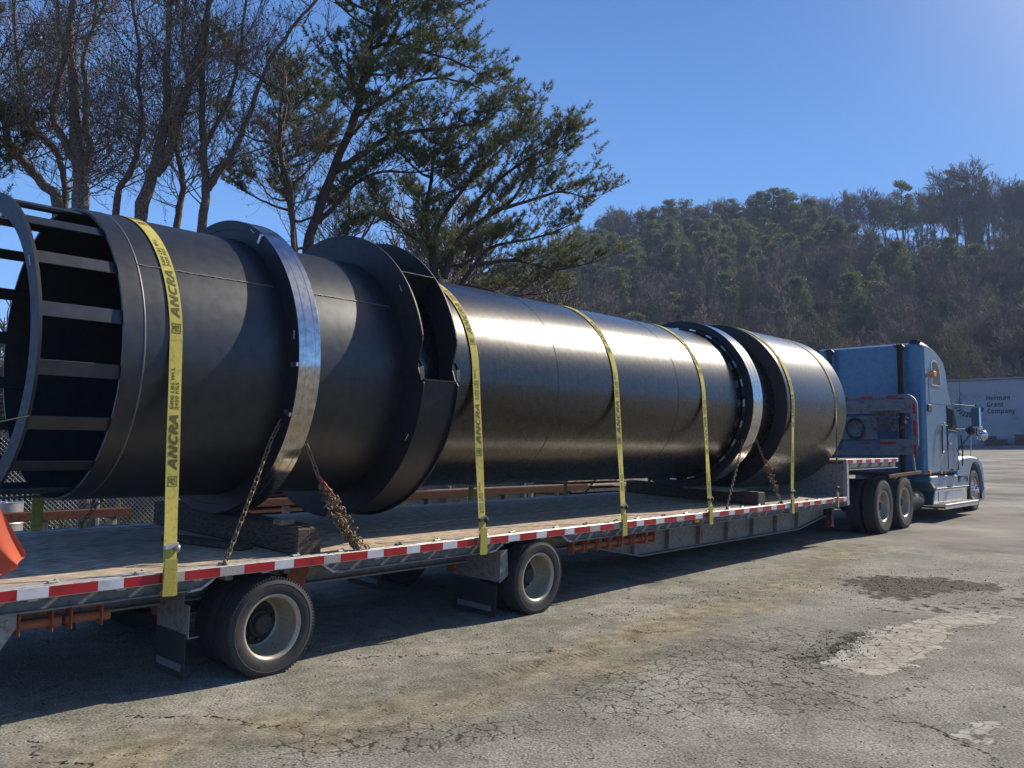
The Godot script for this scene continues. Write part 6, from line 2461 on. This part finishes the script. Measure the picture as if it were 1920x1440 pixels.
	b.box(Vector3(23.66, 2.63, 0.27) + O, Vector3(0.1, 0.5, 0.2), 0.02, Basis(Vector3.UP, 0.2))
	var mir := part("side_mirror", b, M.chrome, t)
	b = B.new()
	b.box(Vector3(23.605, 2.63, 0.262) + O, Vector3(0.006, 0.46, 0.17), 0.0, Basis(Vector3.UP, 0.2))
	part("mirror_glass", b, M.dark_glass, mir)
	b = B.new()
	b.ball(Vector3(23.3, 2.3, 0.22) + O, Vector3(0.07, 0.12, 0.12), 14)
	part("convex_mirror", b, M.dark_glass, mir)
	b = B.new()
	b.ball(Vector3(24.1, 2.2, 0.28) + O, Vector3(0.09, 0.14, 0.14), 14)
	b.ball(Vector3(23.95, 2.36, 0.26) + O, Vector3(0.06, 0.08, 0.08), 12)
	part("convex_mirror", b, M.chrome, mir)
	b = B.new()
	for q in [[Vector3(23.05, 2.33, -0.06), Vector3(23.66, 2.34, 0.25)], [Vector3(23.1, 1.78, -0.06), Vector3(23.66, 2.38, 0.25)], [Vector3(22.9, 2.93, -0.06), Vector3(23.66, 2.9, 0.25)], [Vector3(23.66, 2.2, 0.27), Vector3(23.66, 2.95, 0.27)], [Vector3(23.66, 2.24, 0.27), Vector3(24.05, 2.26, 0.27)]]:
		b.tube([q[0] + O, q[1] + O], [0.014, 0.014], 7)
	part("mirror_arms", b, M.rubber_seal, mir)
	b = B.new()
	b.tube([Vector3(24.6, 1.67, -0.12) + O, Vector3(24.6, 2.1, -0.1) + O, Vector3(24.6, 2.3, -0.1) + O], [0.012, 0.008, 0.005], 6)
	part("wing_marker_rod", b, M.chrome, t)
	b = B.new()
	b.tube([Vector3(23.3, 2.6, -0.0) + O, Vector3(23.24, 3.6, 0.03) + O], [0.007, 0.004], 5)
	for k in 3:
		b.tube([Vector3(23.28, 2.75 + k * 0.16, 0.0) + O, Vector3(23.2 + 0.02 * k, 2.9 + k * 0.16, 0.12 - k * 0.03) + O], [0.005, 0.003], 4)
	part("aerial", b, M.rubber_seal, t)
	# wheels
	wheel_set("drive", 0.535, 0.27, 0.3, 0.05, 4, false)
	wheel_set("steer", 0.52, 0.27, 0.3, -0.1, 4, true)
	for x in [18.0, 19.28]:
		for s in [1.0, -1.0]:
			var z0 := -0.06 - 0.135 if s > 0.0 else -2.53 + 0.135
			var y := ground_y(x) + 0.535
			put_wheel("drive", t, Vector3(x, y, z0) + O, s, M.rim_cream, M.hub_dark, M.tyre_dusty)
			put_wheel("drive", t, Vector3(x, y, z0 - s * 0.33) + O, s, M.rim_cream, M.hub_dark, M.tyre_dusty, false)
		b = B.new()
		b.tube([Vector3(x, ground_y(x) + 0.535, -0.4) + O, Vector3(x, ground_y(x) + 0.535, -2.2) + O], [0.09, 0.09], 14)
		b.ball(Vector3(x, ground_y(x) + 0.535, -1.28) + O, Vector3(0.26, 0.26, 0.2), 16)
		part("drive_axle", b, M.hub_dark, t)
	for s in [1.0, -1.0]:
		var z0 := -0.08 - 0.135 if s > 0.0 else -2.47 + 0.135
		put_wheel("steer", t, Vector3(24.72, ground_y(24.7) + 0.52, z0) + O, s, M.rim_cream, M.chrome, M.tyre_rubber)
	b = B.new()
	b.bar(Vector3(24.72, ground_y(24.7) + 0.5, -0.3) + O, Vector3(24.72, ground_y(24.7) + 0.5, -2.25) + O, 0.1, 0.12, 0.01)
	part("front_axle", b, M.hub_dark, t)
